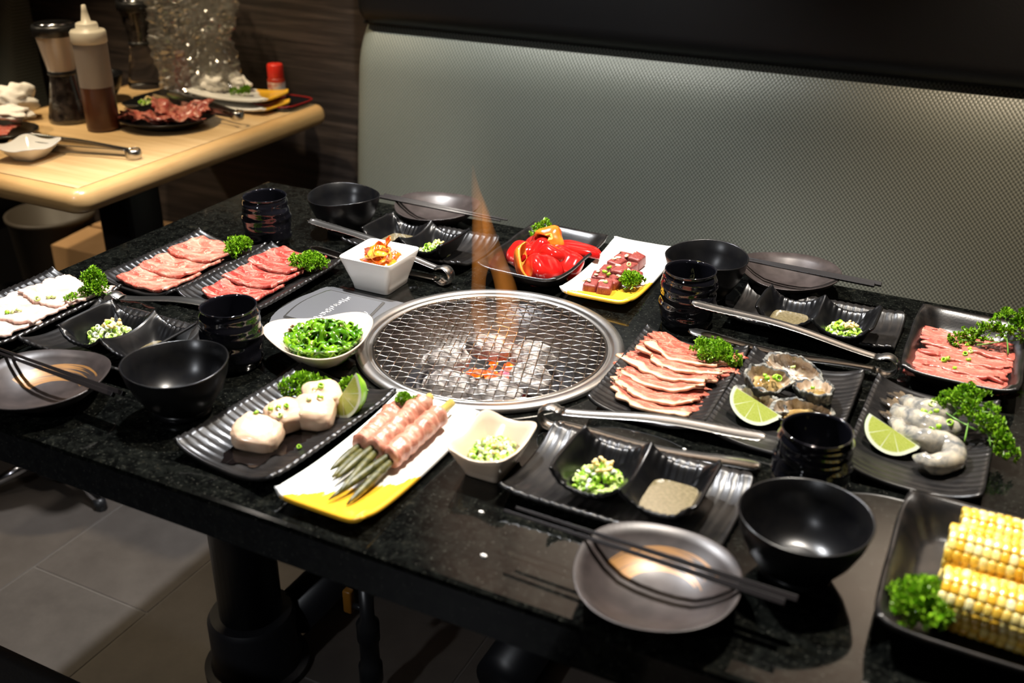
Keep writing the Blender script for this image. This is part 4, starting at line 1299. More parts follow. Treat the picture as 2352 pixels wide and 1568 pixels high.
# triangular cream dish of seaweed
def tri_dish():
    def tri(th, k):
        d = math.cos(3 * th) * 0.10 + math.cos(6 * th) * 0.02
        return k * (1 + d * 1.6)
    V, F = [], []
    seg = 84
    prof = [(0.35, 0.0), (0.42, 0.0), (0.62, 0.008), (0.85, 0.022), (0.985, 0.0315), (1.0, 0.0332), (0.985, 0.0340), (0.955, 0.0325), (0.82, 0.0225), (0.60, 0.0115), (0.40, 0.0055), (0.02, 0.0045)]
    for (k, z) in prof:
        for i in range(seg):
            th = 2 * PI * i / seg
            r = 0.064 * k * (1 + (0.15 * math.cos(3 * th) + 0.02 * math.cos(6 * th)) * min(1, k * 1.1))
            dz = 0.003 * math.cos(3 * th) * k * k * (z / 0.033)
            V.append((r * math.cos(th), r * math.sin(th), z + dz))
    for k in range(len(prof) - 1):
        for i in range(seg):
            j = (i + 1) % seg
            F.append((k * seg + i, k * seg + j, (k + 1) * seg + j, (k + 1) * seg + i))
    F.append(tuple(reversed(range(seg)))); b = (len(prof) - 1) * seg; F.append(tuple(b + i for i in range(seg)))
    return V, F
setp(ob('triangular_dish', me_from('triangular_dish', *tri_dish()), MAT['cream_ceramic'], None, (-0.168, -0.132, TOP + 0.0042), (0, 0, math.radians(72))), 'cream triangular dish heaped with green seaweed salad', 'dish')

# ================================================================== CHOPSTICKS AND TONGS
chopsticks('%s black chopstick across the saucer nearest the camera', 0.203, -0.350, 0.467, -0.358, TOP + 0.037, TOP + 0.037, 0.008, 0.262)
chopsticks('%s black chopstick across the saucer on the right by the booth', 0.196, 0.366, 0.423, 0.358, TOP + 0.037, TOP + 0.036, 0.0065, 0.228)
chopsticks('%s black chopstick across the saucer at the back left', -0.158, 0.352, -0.398, 0.356, TOP + 0.034, TOP + 0.037, 0.008, 0.238)
chopsticks('%s black chopstick across the saucer at the left edge', -0.508, -0.342, -0.272, -0.357, TOP + 0.036, TOP + 0.037, 0.006)
tongs('steel tongs lying behind the oyster plate', 0.468, 0.145, 0.225, 0.137, 0.246, 0.036, -0.006, TOP + 0.020)
tongs('steel tongs lying in front of the sliced lamb', 0.153, -0.145, 0.383, -0.121, 0.232, 0.026, -0.012)
tongs('steel tongs lying between the pork and beef plates', -0.504, -0.142, -0.36, -0.129, 0.220, 0.026, -0.012)
tongs('steel tongs lying behind the kimchi bowl', -0.155, 0.150, -0.409, 0.172, 0.255, 0.036, -0.012)

# ================================================================== SAUCES AND SCALLIONS
def pool(name, label, x, y, z, hx, hy, n=4.0, rz=0.0, mat='sauce', d=0.005, group=None, rag=0.0):
    def wob(th, k, zz):
        return (rag * (mnoise.noise(Vector((math.cos(th) * 2.4, math.sin(th) * 2.4, 0.3))) + 0.5 * mnoise.noise(Vector((math.cos(th) * 6, math.sin(th) * 6, 0.7)))), 0)
    o = ob(name, me_from(name, *loft([(hx * 0.78, hy * 0.78, -d, n), (hx * 0.96, hy * 0.96, -0.0008, n), (hx, hy, 0, n)], 72, wob)), MAT[mat], None, (x, y, z), (0, 0, rz))
    smooth_by_angle(o, 40)
    return setp(o, label, 'sauce', group)
zs = TOP + 0.0065 + 0.0125
pool('dipping_sauce', 'cloudy brown sauce in the dish nearest the camera', 0.3225, -0.242, zs, 0.0262, 0.0310)
pool('dipping_sauce', 'cloudy brown sauce in the dish beside the tongue plate', 0.3315, 0.221, zs, 0.0262, 0.0285)
pool('dipping_sauce', 'cloudy brown sauce in the dish behind the kimchi', -0.2845, 0.227, zs, 0.0262, 0.0295)
pool('dipping_sauce', 'dark thin sauce in the dish beside the left tea cup', -0.349, -0.233, zs - 0.003, 0.0245, 0.0285)
pool('dipping_sauce', 'thin sauce with scallions in the small white bowl', 0.131, -0.246, TOP + 0.0165, 0.0245, 0.0320)
zp = TOP + 0.0135
scallion_pile('chopped scallions with garlic in the dish nearest the camera', 0.248, -0.243, zp, 0.025, 0.027, 0.018, 110, 1, (0.001, 0.008), 26)
scallion_pile('chopped scallions with garlic in the dish beside the tongue plate', 0.405, 0.221, zp, 0.023, 0.022, 0.015, 80, 2, (0.006, 0.002), 22)
scallion_pile('chopped scallions in the dish behind the kimchi', -0.211, 0.222, zp, 0.024, 0.022, 0.016, 80, 3, (0.006, 0.003), 8)
scallion_pile('chopped scallions with garlic in the dish beside the pork plate', -0.423, -0.231, zp + 0.003, 0.029, 0.027, 0.020, 120, 4, (0.004, 0.004), 30, (2, 2, 5, 4, 4))
scallion_pile('chopped scallions floating in the small white sauce bowl', 0.131, -0.246, TOP + 0.0155, 0.023, 0.030, 0.009, 100, 5, (0, 0), 20)

# ================================================================== MEAT
zb = TOP + 0.0068
G = 'marbled beef slices by the wooden table'
kw = dict(drape=-0.006, n=10, thick=0.0044, edge=0.045, wav=0.0026, fr=50)
meat_slice('pink beef slice at the far end of the plate by the wooden table', 'beef_pink', -0.522, 0.062, zb + 0.0050, 0.090, 0.082, -0.02, (-0.05, 0), 1, G, **kw)
meat_slice('pale beef slice in the middle of the plate by the wooden table', 'beef_pink', -0.521, 0.004, zb + 0.0032, 0.090, 0.084, 0.03, (-0.05, 0), 2, G, **kw)
meat_slice('red-edged beef slice at the near end of the plate by the wooden table', 'beef_pink', -0.516, -0.046, zb + 0.0014, 0.092, 0.080, -0.03, (-0.05, 0), 3, G, **kw)
G = 'dark red beef slices beside the kimchi bowl'
meat_slice('dark red beef slice at the far end beside the kimchi bowl', 'beef_red', -0.388, 0.084, zb + 0.0050, 0.086, 0.082, -0.05, (-0.05, 0), 4, G, **kw)
meat_slice('dark red beef slice in the middle beside the kimchi bowl', 'beef_red', -0.384, 0.028, zb + 0.0032, 0.086, 0.084, 0.02, (-0.05, 0), 5, G, **kw)
meat_slice('dark red beef slice with a fat corner nearest the left tea cup', 'beef_red', -0.380, -0.026, zb + 0.0014, 0.084, 0.086, 0.02, (-0.05, 0), 6, G, **kw)
G = 'pale pork slices at the left edge'
kw = dict(drape=-0.006, n=6, thick=0.0042, edge=0.14)
meat_slice('pale pork slice at the far end under the parsley', 'pork', -0.588, -0.152, zb + 0.0050, 0.098, 0.086, 0.0, (-0.05, 0), 7, G, **kw)
meat_slice('pale pork slice in the middle of the left plate', 'pork', -0.594, -0.208, zb + 0.0034, 0.098, 0.088, 0.05, (-0.05, 0), 8, G, **kw)
meat_slice('pale pork slice at the near end of the left plate', 'pork', -0.594, -0.262, zb + 0.0014, 0.096, 0.084, -0.04, (-0.05, 0), 9, G, **kw)
G = 'lamb slices with a fat rim'
for k, (x, y, sx, rz, lab) in enumerate([(0.246, 0.064, 0.118, -0.10, 'lamb slice farthest from the camera, under the parsley'), (0.244, 0.044, 0.122, -0.08, 'second lamb slice from the back, under its parsley'),
        (0.236, 0.022, 0.118, -0.06, 'third lamb slice from the back with a thick fat rim'), (0.232, -0.002, 0.116, -0.04, 'fourth lamb slice from the back with a thick fat rim'),
        (0.234, -0.030, 0.108, -0.06, 'fifth lamb slice from the back with yellow fat'), (0.236, -0.052, 0.106, -0.10, 'lamb slice nearest the camera, at the tongs')]):
    meat_slice(lab, 'lamb', x, y, zb + 0.0100 - 0.0018 * k, sx * 1.06, 0.060, rz + 0.05 * math.sin(k * 2.3), (-0.12, 0.03 * math.sin(k * 1.7)), 10 + k, G, thick=0.0032, wav=0.0036, edge=0.20, bow=0.022, n=3.6, drape=-0.004, fr=34)
G = 'tongue slices on the deep plate'
for k, (y, rz, lab) in enumerate([(0.268, -0.05, 'pink tongue slice farthest back under the parsley'), (0.238, -0.04, 'second pink tongue slice from the back'), (0.206, -0.03, 'third pink tongue slice from the back'), (0.176, -0.05, 'pink tongue slice nearest the shrimp plate')]):
    meat_slice(lab, 'tongue', 0.552 + 0.005 * math.sin(k * 2.1), y, TOP + 0.0125 - 0.0010 * k, 0.110, 0.058, rz + 0.05 * math.sin(k * 1.9), (-0.065, 0.02 * math.sin(k * 2.7)), 20 + k, G, thick=0.0032, wav=0.0034, edge=0.20, n=5, fr=52)
# beef cubes on the white plate
rnd = random.Random(5)
G = 'beef cubes on the white plate'
cubes = []
for r in range(5):
    for c in range(2 if r != 2 else 3):
        cubes.append((0.052 + c * 0.021 + r * 0.0015, 0.212 + r * 0.029, r, c))
rows = ['front row', 'second row', 'third row', 'fourth row', 'back row']
cols = ['left', 'right', 'far right']
for (x, y, r, c) in cubes:
    V, F = box(-0.0102, 0.0102, -0.0132, 0.0132, 0, 0.0165 + 0.0022 * math.sin(r * 3 + c * 2), 0.003, 3)
    V = [Vector(v) * (1 + 0.12 * mnoise.noise(Vector(v) * 60 + Vector((x * 90, y * 90, 0)))) for v in V]
    o = ob('beef_cube', me_from('beef_cube', V, F), MAT['beef_cube'], None, (x, y, TOP + 0.0062 + 0.0006 * r), (rnd.uniform(-.06, .06), rnd.uniform(-.1, .1), rnd.uniform(-.26, .26)))
    setp(o, 'dark red beef cube, %s %s on the white plate' % (rows[r], cols[c]), 'meat', G)
for k in range(14):
    x, y, r, c = rnd.choice(cubes)
    o = ob('garlic_chip', rnd.choice(PBITS), None, None, (x + rnd.uniform(-.009, .009), y + rnd.uniform(-.010, .010), TOP + 0.0245 + 0.0006 * r), (rnd.uniform(-.4, .4), rnd.uniform(-.4, .4), rnd.uniform(0, 6)))
    setp(o, 'small pale garlic chip sprinkled on the beef cubes', 'garlic', 'garlic chips on the beef cubes')
loose_scallions('green scallion bit sprinkled on the beef cubes', [(0.060, 0.244, TOP + 0.027), (0.068, 0.240, TOP + 0.026), (0.074, 0.213, TOP + 0.0255), (0.060, 0.262, TOP + 0.027), (0.082, 0.285, TOP + 0.028)], 3, 'scallion bits on the beef cubes')
loose_scallions('green scallion bit sprinkled on the tongue slices', [(0.556 + dx, y, TOP + 0.0185 - (0.27 - y) * 0.03) for dx, y in ((-.010, .262), (-.004, .255), (0, .246), (.002, .238), (-.004, .228), (.001, .215), (-.022, .207), (-.026, .200), (-.012, .184))], 4, 'scallion bits on the tongue')
loose_scallions('green scallion bit on the pale pork slices', [(-0.596, -0.192, TOP + 0.020), (-0.588, -0.180, TOP + 0.020), (-0.583, -0.176, TOP + 0.020), (-0.596, -0.232, TOP + 0.018), (-0.592, -0.226, TOP + 0.018), (-0.600, -0.238, TOP + 0.018), (-0.562, -0.165, TOP + 0.021)], 5, 'scallion bits on the pork')

# ================================================================== PARSLEY
tuft('parsley sprig standing on the pork plate', -0.540, -0.140, TOP + 0.014, 0.012, 0.010, 0.030, 6, 1, 0.95)
parsley('flat parsley sprig with a bare stalk beside the pork', (-0.520, -0.140, TOP + 0.022), [(-0.022, 0.004, 0.0), (-0.028, -0.014, 0.0), (-0.034, -0.030, -0.004)], 31, 0.85)
tuft('round parsley tuft at the end of the pink beef', -0.474, 0.082, TOP + 0.014, 0.014, 0.014, 0.016, 8, 2, 0.95)
tuft('bushy parsley sprig at the end of the dark red beef', -0.340, 0.078, TOP + 0.014, 0.022, 0.016, 0.014, 9, 3, 0.95)
tuft('long parsley tuft behind the scallops', -0.118, -0.226, TOP + 0.010, 0.026, 0.014, 0.018, 9, 4, 0.95)
tuft('small parsley tuft behind the lime on the scallop plate', -0.074, -0.206, TOP + 0.012, 0.010, 0.010, 0.012, 4, 5, 0.9)
tuft('tiny parsley leaf tucked behind the asparagus rolls', 0.012, -0.222, TOP + 0.032, 0.012, 0.004, 0.008, 4, 6, 0.62)
tuft('bushy parsley sprig on the sliced lamb', 0.276, 0.066, TOP + 0.020, 0.028, 0.018, 0.012, 10, 7, 0.92)
tuft('parsley sprig rising behind the red peppers', -0.082, 0.345, TOP + 0.010, 0.014, 0.012, 0.026, 7, 8, 0.95)
tuft('round parsley tuft beside the beef cubes', 0.099, 0.247, TOP + 0.010, 0.009, 0.014, 0.016, 7, 9, 0.85)
parsley('loose parsley sprig on the tongue slices', (0.600, 0.245, TOP + 0.020), [(-0.008, 0.020, 0.020), (-0.022, 0.030, 0.024), (0.006, 0.032, 0.026), (-0.014, 0.040, 0.034), (0.010, 0.044, 0.034), (-0.030, 0.024, 0.014), (-0.050, 0.022, 0.004), (-0.060, 0.012, 0.002), (0.016, 0.022, 0.016)], 10, 0.95)
parsley('big drooping parsley sprig beside the raw shrimp', (0.570, 0.004, TOP + 0.018), [(0.000, 0.030, 0.024), (-0.014, 0.040, 0.028), (-0.026, 0.046, 0.022), (0.006, 0.046, 0.032), (0.018, 0.034, 0.024), (-0.008, 0.056, 0.030), (0.026, 0.022, 0.016), (0.034, 0.010, 0.008), (0.042, 0.000, 0.002), (0.014, 0.018, 0.018), (-0.034, 0.044, 0.012)], 11, 0.95)
tuft('bushy parsley tuft beside the corn cobs', 0.560, -0.308, TOP + 0.010, 0.018, 0.024, 0.026, 12, 12, 1.15)

# ================================================================== SCALLOPS
pool('soy_sauce', 'black soy sauce pooled around the scallops', -0.092, -0.292, TOP + 0.0078, 0.038, 0.082, 2.4, math.radians(-12), 'soy', 0.003, None, 0.014)
G = 'raw scallops'
for k, (x, y, z, rx, ry, rz_, r, lab) in enumerate([(-0.108, -0.330, 0.020, 0.0265, 0.022, 0.0135, 0.3, 'scallop nearest the camera at the plate end'), (-0.100, -0.292, 0.024, 0.022, 0.020, 0.0150, 1.2, 'second scallop from the plate end'),
        (-0.078, -0.270, 0.022, 0.0235, 0.021, 0.0150, 0.4, 'third scallop, touching the lime wedge'), (-0.088, -0.240, 0.024, 0.022, 0.020, 0.0150, 0.9, 'scallop farthest back beneath the parsley')]):
    setp(ob('scallop', me_from('scallop', *blob(rx, ry, rz_ * 0.95, k + 30, 0.10, 1.7, 36, 24, None, 0.62)), MAT['scallop'], None, (x, y, TOP + z), (0.25, 0.1, r)), lab, 'scallop', G)
loose_scallions('green scallion bit on top of the scallops', [(-0.106, -0.308, TOP + 0.039), (-0.100, -0.302, TOP + 0.040), (-0.094, -0.296, TOP + 0.040), (-0.118, -0.318, TOP + 0.036), (-0.082, -0.272, TOP + 0.039), (-0.074, -0.262, TOP + 0.039), (-0.090, -0.250, TOP + 0.040), (-0.086, -0.244, TOP + 0.041), (-0.060, -0.322, TOP + 0.012), (-0.092, -0.310, TOP + 0.036)], 7, 'scallion bits on the scallops')
lime_wedge('lime wedge standing against the scallops', (-0.062, -0.238, TOP + 0.034), (math.radians(-4), math.radians(-58), math.radians(24)), 0.028, 0.027, 34)
lime_wedge('lime wedge lying in front of the oysters', (0.354, -0.038, TOP + 0.034), (math.radians(-4), math.radians(24), math.radians(2)), 0.029, 0.027, 34)
lime_wedge('lime wedge lying beside the raw shrimp', (0.499, -0.030, TOP + 0.033), (math.radians(-4), math.radians(24), math.radians(-2)), 0.029, 0.027, 34)

# ================================================================== BACON ASPARAGUS
def asparagus_roll(label, tail, tip, bz0, bz1, rad, seed, spears):
    rnd = random.Random(seed)
    mid = (Vector(tail) + Vector(tip)) / 2
    t = thing('asparagus_roll', label, 'asparagus roll', (mid.x, mid.y, TOP + 0.006), group='bacon-wrapped asparagus rolls')
    base = Vector((mid.x, mid.y, TOP + 0.006))
    tail, tip = Vector(tail) - base, Vector(tip) - base
    d = tip - tail
    n = 70
    pts, rr = [], []
    for i in range(n):
        f = bz0 + (bz1 - bz0) * i / (n - 1)
        pts.append(tail + d * f + Vector((0.0005 * math.sin(i * 0.33), 0, 0.0004 * math.cos(i * 0.33))))
        e = min(i, n - 1 - i)
        rr.append(rad * (1 + 0.035 * math.sin(i * 2 * PI / 11) + 0.03 * math.sin(i * 0.37 + seed)) * (0.82 + 0.18 * min(1, e / 3)))
    V, F = tube(pts, rr, 20)
    for i in range(n):        # spiral wrap: every turn overlaps the one before
        for k in range(20):
            ph = (i / 13.0 + k / 20.0) % 1.0
            q = V[i * 20 + k]
            V[i * 20 + k] = pts[i] + (q - pts[i]) * (0.97 + 0.10 * ph * ph)
    V = [v + Vector((1, 0.4, 1)) * 0.0014 * mnoise.noise(v * 120 + Vector((seed, 0, 0))) for v in V]
    ob('bacon', me_from('bacon', V, F), MAT['bacon'], t)
    for (dx, dz, ex, ez, le) in spears:
        p = [tail + Vector((dx, 0, dz)) * 0.6, tail + d * 0.5 + Vector((dx, 0, dz)), tail + d * bz1 + Vector((dx, 0, dz)), tail + d * (1.0 * le) + Vector((ex, 0, ez))]
        pts = smooth_path(p, 26)
        r_ = [0.0035 + 0.0003 * math.sin(i) for i in range(17)] + [0.0037, 0.0041, 0.0045, 0.0047, 0.0046, 0.0041, 0.0034, 0.0023, 0.0008]
        sp = ob('asparagus_spear', me_from('asparagus_spear', *tube(pts, r_, 10)), MAT['asparagus'], t)
        # bracts of the tip
        tp, parts = pts[-1], []
        ax = (pts[-1] - pts[-7]).normalized()
        for k in range(12):
            a = k * 2.4
            c = pts[-7] + ax * (0.012 * k / 12)
            o1 = ax.orthogonal().normalized(); o2 = ax.cross(o1)
            out = o1 * math.cos(a) + o2 * math.sin(a)
            rr0 = 0.0050 * (1 - 0.5 * k / 12)
            parts.append(([c + out * rr0 - ax * 0.003 + ax.cross(out) * 0.0018, c + out * rr0 - ax * 0.003 - ax.cross(out) * 0.0018, c + out * (rr0 + 0.001) + ax * 0.004], [(0, 1, 2)]))
        ob('tip_bracts', me_from('tip_bracts', *join_lists(parts), smooth=False), MAT['asparagus'], sp)
    ob('cut_end', me_from('cut_end', *tube([tail - d.normalized() * 0.012, tail + d * (bz0 + 0.05)], [0.0050, 0.0054], 12)), MAT['asparagus_end'], t)
    return t
zt = TOP + 0.020
asparagus_roll('bacon asparagus roll nearest the yellow edge with a bare cut end', (0.049, -0.200, zt + 0.006), (0.040, -0.392, TOP + 0.016), 0.07, 0.56, 0.0125, 1, [(0.002, -0.003, 0.006, -0.001, 0.98), (-0.003, 0.001, -0.012, 0.001, 1.0)])
asparagus_roll('bacon asparagus roll in the middle lying on top', (0.029, -0.212, zt + 0.014), (0.022, -0.385, TOP + 0.018), 0.00, 0.55, 0.0125, 2, [(0.002, -0.002, 0.010, 0.001, 0.98), (-0.003, 0.001, -0.006, 0.001, 0.88)])
asparagus_roll('bacon asparagus roll on the left with a ragged bacon edge', (0.003, -0.212, zt + 0.002), (0.006, -0.362, TOP + 0.016), 0.06, 0.60, 0.0145, 3, [(0.002, -0.002, 0.003, 0.001, 0.98), (-0.003, 0.001, -0.006, 0.001, 0.92)])

# ================================================================== OYSTERS
def oyster(label, x, y, z, L, W, rz, rx, ry, seed, flesh=True):
    t = thing('oyster', label, 'oyster', (x, y, z), group='shucked oysters', rot=(rx, ry, rz))
    off = Vector((seed * 5.1, seed, 0))
    seg = 84
    def outline(th):
        c, s = math.cos(th), math.sin(th)
        w = W * (1 - 0.25 * c)
        k = 1 + 0.14 * mnoise.noise(Vector((c * 1.6, s * 1.6, 0)) + off) + 0.09 * mnoise.noise(Vector((c * 5, s * 5, 0)) + off) + 0.05 * mnoise.noise(Vector((c * 13, s * 13, 0)) + off)
        return L * c * k, w * s * k
    V, F = [], []
    prof_out = [(0.30, -0.015), (0.62, -0.0135), (0.84, -0.007), (0.98, 0.001), (1.02, 0.004), (0.98, 0.0062), (0.88, 0.0044)]
    for (k, zz) in prof_out:
        for i in range(seg):
            th = 2 * PI * i / seg
            px, py = outline(th)
            V.append((px * k, py * k, zz + 0.0042 * mnoise.noise(Vector((px * k * 110, py * k * 110, zz * 90)) + off) + 0.0020 * mnoise.noise(Vector((px * 330, py * 330, k * 7)) + off)))
    for k in range(len(prof_out) - 1):
        for i in range(seg):
            j = (i + 1) % seg
            F.append((k * seg + i, k * seg + j, (k + 1) * seg + j, (k + 1) * seg + i))
    F.append(tuple(reversed(range(seg))))
    rim = V[-seg:]
    ob('outer_shell', me_from('outer_shell', V, F), MAT['oyster_shell'], t)
    V2, F2 = list(rim), []
    prof_in = [(0.84, 0.0022), (0.76, -0.003), (0.60, -0.0075), (0.35, -0.0100), (0.02, -0.0105)]
    for (k, zz) in prof_in:
        for i in range(seg):
            px, py = outline(2 * PI * i / seg)
            V2.append((px * k, py * k, zz + 0.0010 * mnoise.noise(Vector((px * 120, py * 120, k * 5)) + off)))
    for k in range(len(prof_in)):
        for i in range(seg):
            j = (i + 1) % seg
            F2.append((k * seg + i, k * seg + j, (k + 1) * seg + j, (k + 1) * seg + i))
    F2.append(tuple(len(prof_in) * seg + i for i in range(seg)))
    ob('inner_shell', me_from('inner_shell', V2, F2), MAT['oyster_nacre'], t)
    if flesh:
        ob('oyster_meat', me_from('oyster_meat', *blob(L * 0.60, W * 0.60, 0.0065, seed + 3, 0.25, 2.4, 26, 16)), MAT['oyster_flesh'], t, (L * 0.04, 0, -0.005))
    return t
zo = TOP + 0.018
oyster('round oyster facing the camera with green scallion on it', 0.352, 0.026, zo + 0.008, 0.029, 0.023, 0.7, 0.30, 0.10, 1)
oyster('long brown oyster on the right side of its plate', 0.406, 0.028, zo + 0.008, 0.036, 0.022, -1.0, 0.10, -0.28, 2)
oyster('oyster with a white pearly inside at the back of its plate', 0.372, 0.074, zo + 0.004, 0.038, 0.020, -0.2, 0.55, 0.05, 3, False)
oyster('dark upturned oyster shell behind the lime wedge', 0.352, -0.010, zo - 0.004, 0.034, 0.020, -0.25, 0.15, 0.05, 4, False)
oyster('oyster with a bluish pearly rim behind the tea cup', 0.402, -0.014, zo - 0.002, 0.036, 0.022, 0.35, 0.20, 0.0, 5)
loose_scallions('green scallion bit on the oysters', [(0.348, 0.024, TOP + 0.034), (0.352, 0.018, TOP + 0.034), (0.360, 0.026, TOP + 0.034), (0.364, 0.024, TOP + 0.034), (0.370, 0.076, TOP + 0.026), (0.404, 0.020, TOP + 0.034)], 9, 'scallion bits on the oysters')

# ================================================================== SHRIMP
def shrimp(label, ctrl, seed, tail=True):
    base = Vector(ctrl[0]); base.z = TOP + 0.006
    t = thing('raw_shrimp', label, 'shrimp', base, group='raw shrimps')
    pts = smooth_path([Vector(c) - base for c in ctrl], 40)
    rr = []
    for i in range(40):
        f = i / 39
        r = 0.0042 + 0.0095 * math.sin(PI * min(1, 0.08 + f * 0.82)) ** 0.8
        r *= 1 + 0.028 * math.sin(f * 2 * PI * 6.5)
        if i > 36: r *= (40 - i) / 4
        rr.append(max(r, 0.0015))
    V, F = tube(pts, rr, 18)
    V = [v + Vector((1, 1, 1)) * 0.0022 * mnoise.noise(v * 95 + Vector((seed * 3, 0, 0))) for v in V]
    ob('body', me_from('body', V, F), MAT['shrimp'], t)
    if tail:
        d = (pts[0] - pts[3]).normalized()
        side = d.cross(Vector((0, 0, 1))).normalized()
        for s in (-1, 0, 1):
            q = [pts[0] - d * 0.003, pts[0] + d * 0.010 + side * s * 0.004 + Vector((0, 0, 0.002)), pts[0] + d * 0.024 + side * s * 0.009 + Vector((0, 0, 0.003))]
            ob('tail_fin', me_from('tail_fin', *tube(smooth_path(q, 8), [0.0026, 0.0034, 0.004, 0.0044, 0.0044, 0.0038, 0.0026, 0.0008], 10, True, 0.45)), MAT['shrimp_tail'], t)
    return t
z0 = TOP + 0.017
shrimp('raw shrimp with a dark tail at the back of its plate', [(0.500, 0.070, z0), (0.515, 0.052, z0 + 0.004), (0.534, 0.046, z0 + 0.006), (0.548, 0.052, z0 + 0.006), (0.546, 0.072, z0 + 0.004)], 1)
shrimp('grey raw shrimp in the middle of the pile', [(0.494, 0.046, z0), (0.506, 0.028, z0 + 0.002), (0.526, 0.016, z0 + 0.006), (0.548, 0.014, z0 + 0.006), (0.560, 0.028, z0 + 0.002)], 2)
shrimp('curled raw shrimp nearest the camera beside the lime', [(0.496, 0.020, z0 - 0.002), (0.512, -0.008, z0 + 0.002), (0.532, -0.018, z0 + 0.006), (0.556, -0.016, z0 + 0.004), (0.562, -0.038, z0 + 0.002), (0.546, -0.054, z0), (0.524, -0.050, z0)], 3)
loose_scallions('green scallion bit on the raw shrimp', [(0.545, 0.066, TOP + 0.034), (0.530, 0.042, TOP + 0.035), (0.524, 0.022, TOP + 0.034), (0.530, 0.018, TOP + 0.035), (0.536, 0.030, TOP + 0.034), (0.552, 0.010, TOP + 0.034), (0.542, 0.000, TOP + 0.032), (0.536, -0.014, TOP + 0.034)], 11, 'scallion bits on the shrimp')

# ================================================================== PEPPERS
def pepper(label, x, y, z, rot, seed, R=0.026, H=0.030, span=1.5, orange=False):
    """a cut of bell pepper: lobed shell with thickness, skin outside and flesh inside"""
    nu, nv = 22, 16
    th = 0.0050
    off = Vector((seed * 2.7, 0, 0))
    V, F, MI = [], [], []
    for layer in (0, 1):
        for i in range(nu):
            a = -span / 2 + span * i / (nu - 1)
            for j in range(nv):
                f = j / (nv - 1)
                zz = H * (f * 2 - 1)
                prof = math.sqrt(max(0.0, 1 - (abs(f * 2 - 0.95) ** 3.2) * 0.80))
                lobe = 1 + 0.13 * math.cos(a * 4 + seed) + 0.08 * mnoise.noise(Vector((a * 1.3, f * 2.2, 0)) + off)
                r = R * prof * lobe - layer * th
                V.append((r * math.cos(a) - R * 0.6, r * math.sin(a), zz))
    o = nu * nv
    for i in range(nu - 1):
        for j in range(nv - 1):
            a, b, c, d = i * nv + j, (i + 1) * nv + j, (i + 1) * nv + j + 1, i * nv + j + 1
            F.append((a, b, c, d)); MI.append(0)
            F.append((o + d, o + c, o + b, o + a)); MI.append(1)
    ring = [i * nv for i in range(nu)] + [(nu - 1) * nv + j for j in range(1, nv)] + [i * nv + nv - 1 for i in range(nu - 2, -1, -1)] + [j for j in range(nv - 2, 0, -1)]
    for k in range(len(ring)):
        a, b = ring[k], ring[(k + 1) % len(ring)]
        F.append((a, a + o, b + o, b)); MI.append(1)
    me = me_from('pepper_piece', V, F)
    me.materials.append(MAT['pepper_orange' if orange else 'pepper_skin']); me.materials.append(MAT['pepper_flesh_orange' if orange else 'pepper_flesh'])
    me.polygons.foreach_set('material_index', MI)
    fixn(me)
    o_ = ob('pepper_piece', me, None, None, (x, y, TOP + z), rot)
    return setp(o_, label, 'pepper', 'red pepper pieces')
def pep(label, x, y, z, d, spin, *a, **k):
    o = pepper(label, x, y, z, (0, 0, 0), *a, **k)
    q = Vector(d).to_track_quat('X', 'Z').to_matrix() @ Matrix.Rotation(math.radians(spin), 3, 'X')
    o.rotation_euler = q.to_euler()
pep('red pepper chunk at the front with a pale glossy bulge', -0.033, 0.224, 0.025, (0.2, -0.5, 0.8), 25, 1, 0.030, 0.027, 2.6)
pep('orange-streaked pepper chunk with its flesh up at the front left', -0.066, 0.226, 0.025, (-0.75, -0.30, -0.25), 20, 2, 0.028, 0.027, 2.2, True)
pep('round red pepper chunk on the right of the pile', -0.008, 0.262, 0.024, (0.3, -0.45, 0.8), -30, 3, 0.028, 0.025, 2.6)
lp = pepper('orange pepper loop on top of the pile', -0.039, 0.296, 0.047, (0, 0, 0), 4, 0.023, 0.012, 4.6, True)
lp.rotation_euler = (Vector((0.25, -0.70, 0.70)).to_track_quat('Z', 'X').to_matrix() @ Matrix.Rotation(math.radians(-60), 3, 'Z')).to_euler()
pep('red pepper chunk at the back below the parsley', -0.074, 0.302, 0.030, (-0.3, -0.4, 0.85), 50, 5, 0.029, 0.027, 2.5)
pep('red pepper chunk in the middle of the pile', -0.056, 0.268, 0.032, (0.0, -0.5, 0.85), -15, 6, 0.027, 0.024, 2.4)
pep('red pepper chunk behind the glossy front piece', -0.031, 0.260, 0.033, (0.1, -0.4, 0.9), 60, 7, 0.027, 0.024, 2.4)
pep('long thin red pepper strip at the back right', -0.010, 0.308, 0.027, (0.2, -0.4, 0.8), 74, 8, 0.018, 0.036, 1.6)
pep('dark red pepper chunk on the left behind the orange one', -0.086, 0.262, 0.025, (-0.4, -0.4, 0.8), 10, 9, 0.026, 0.023, 2.2)

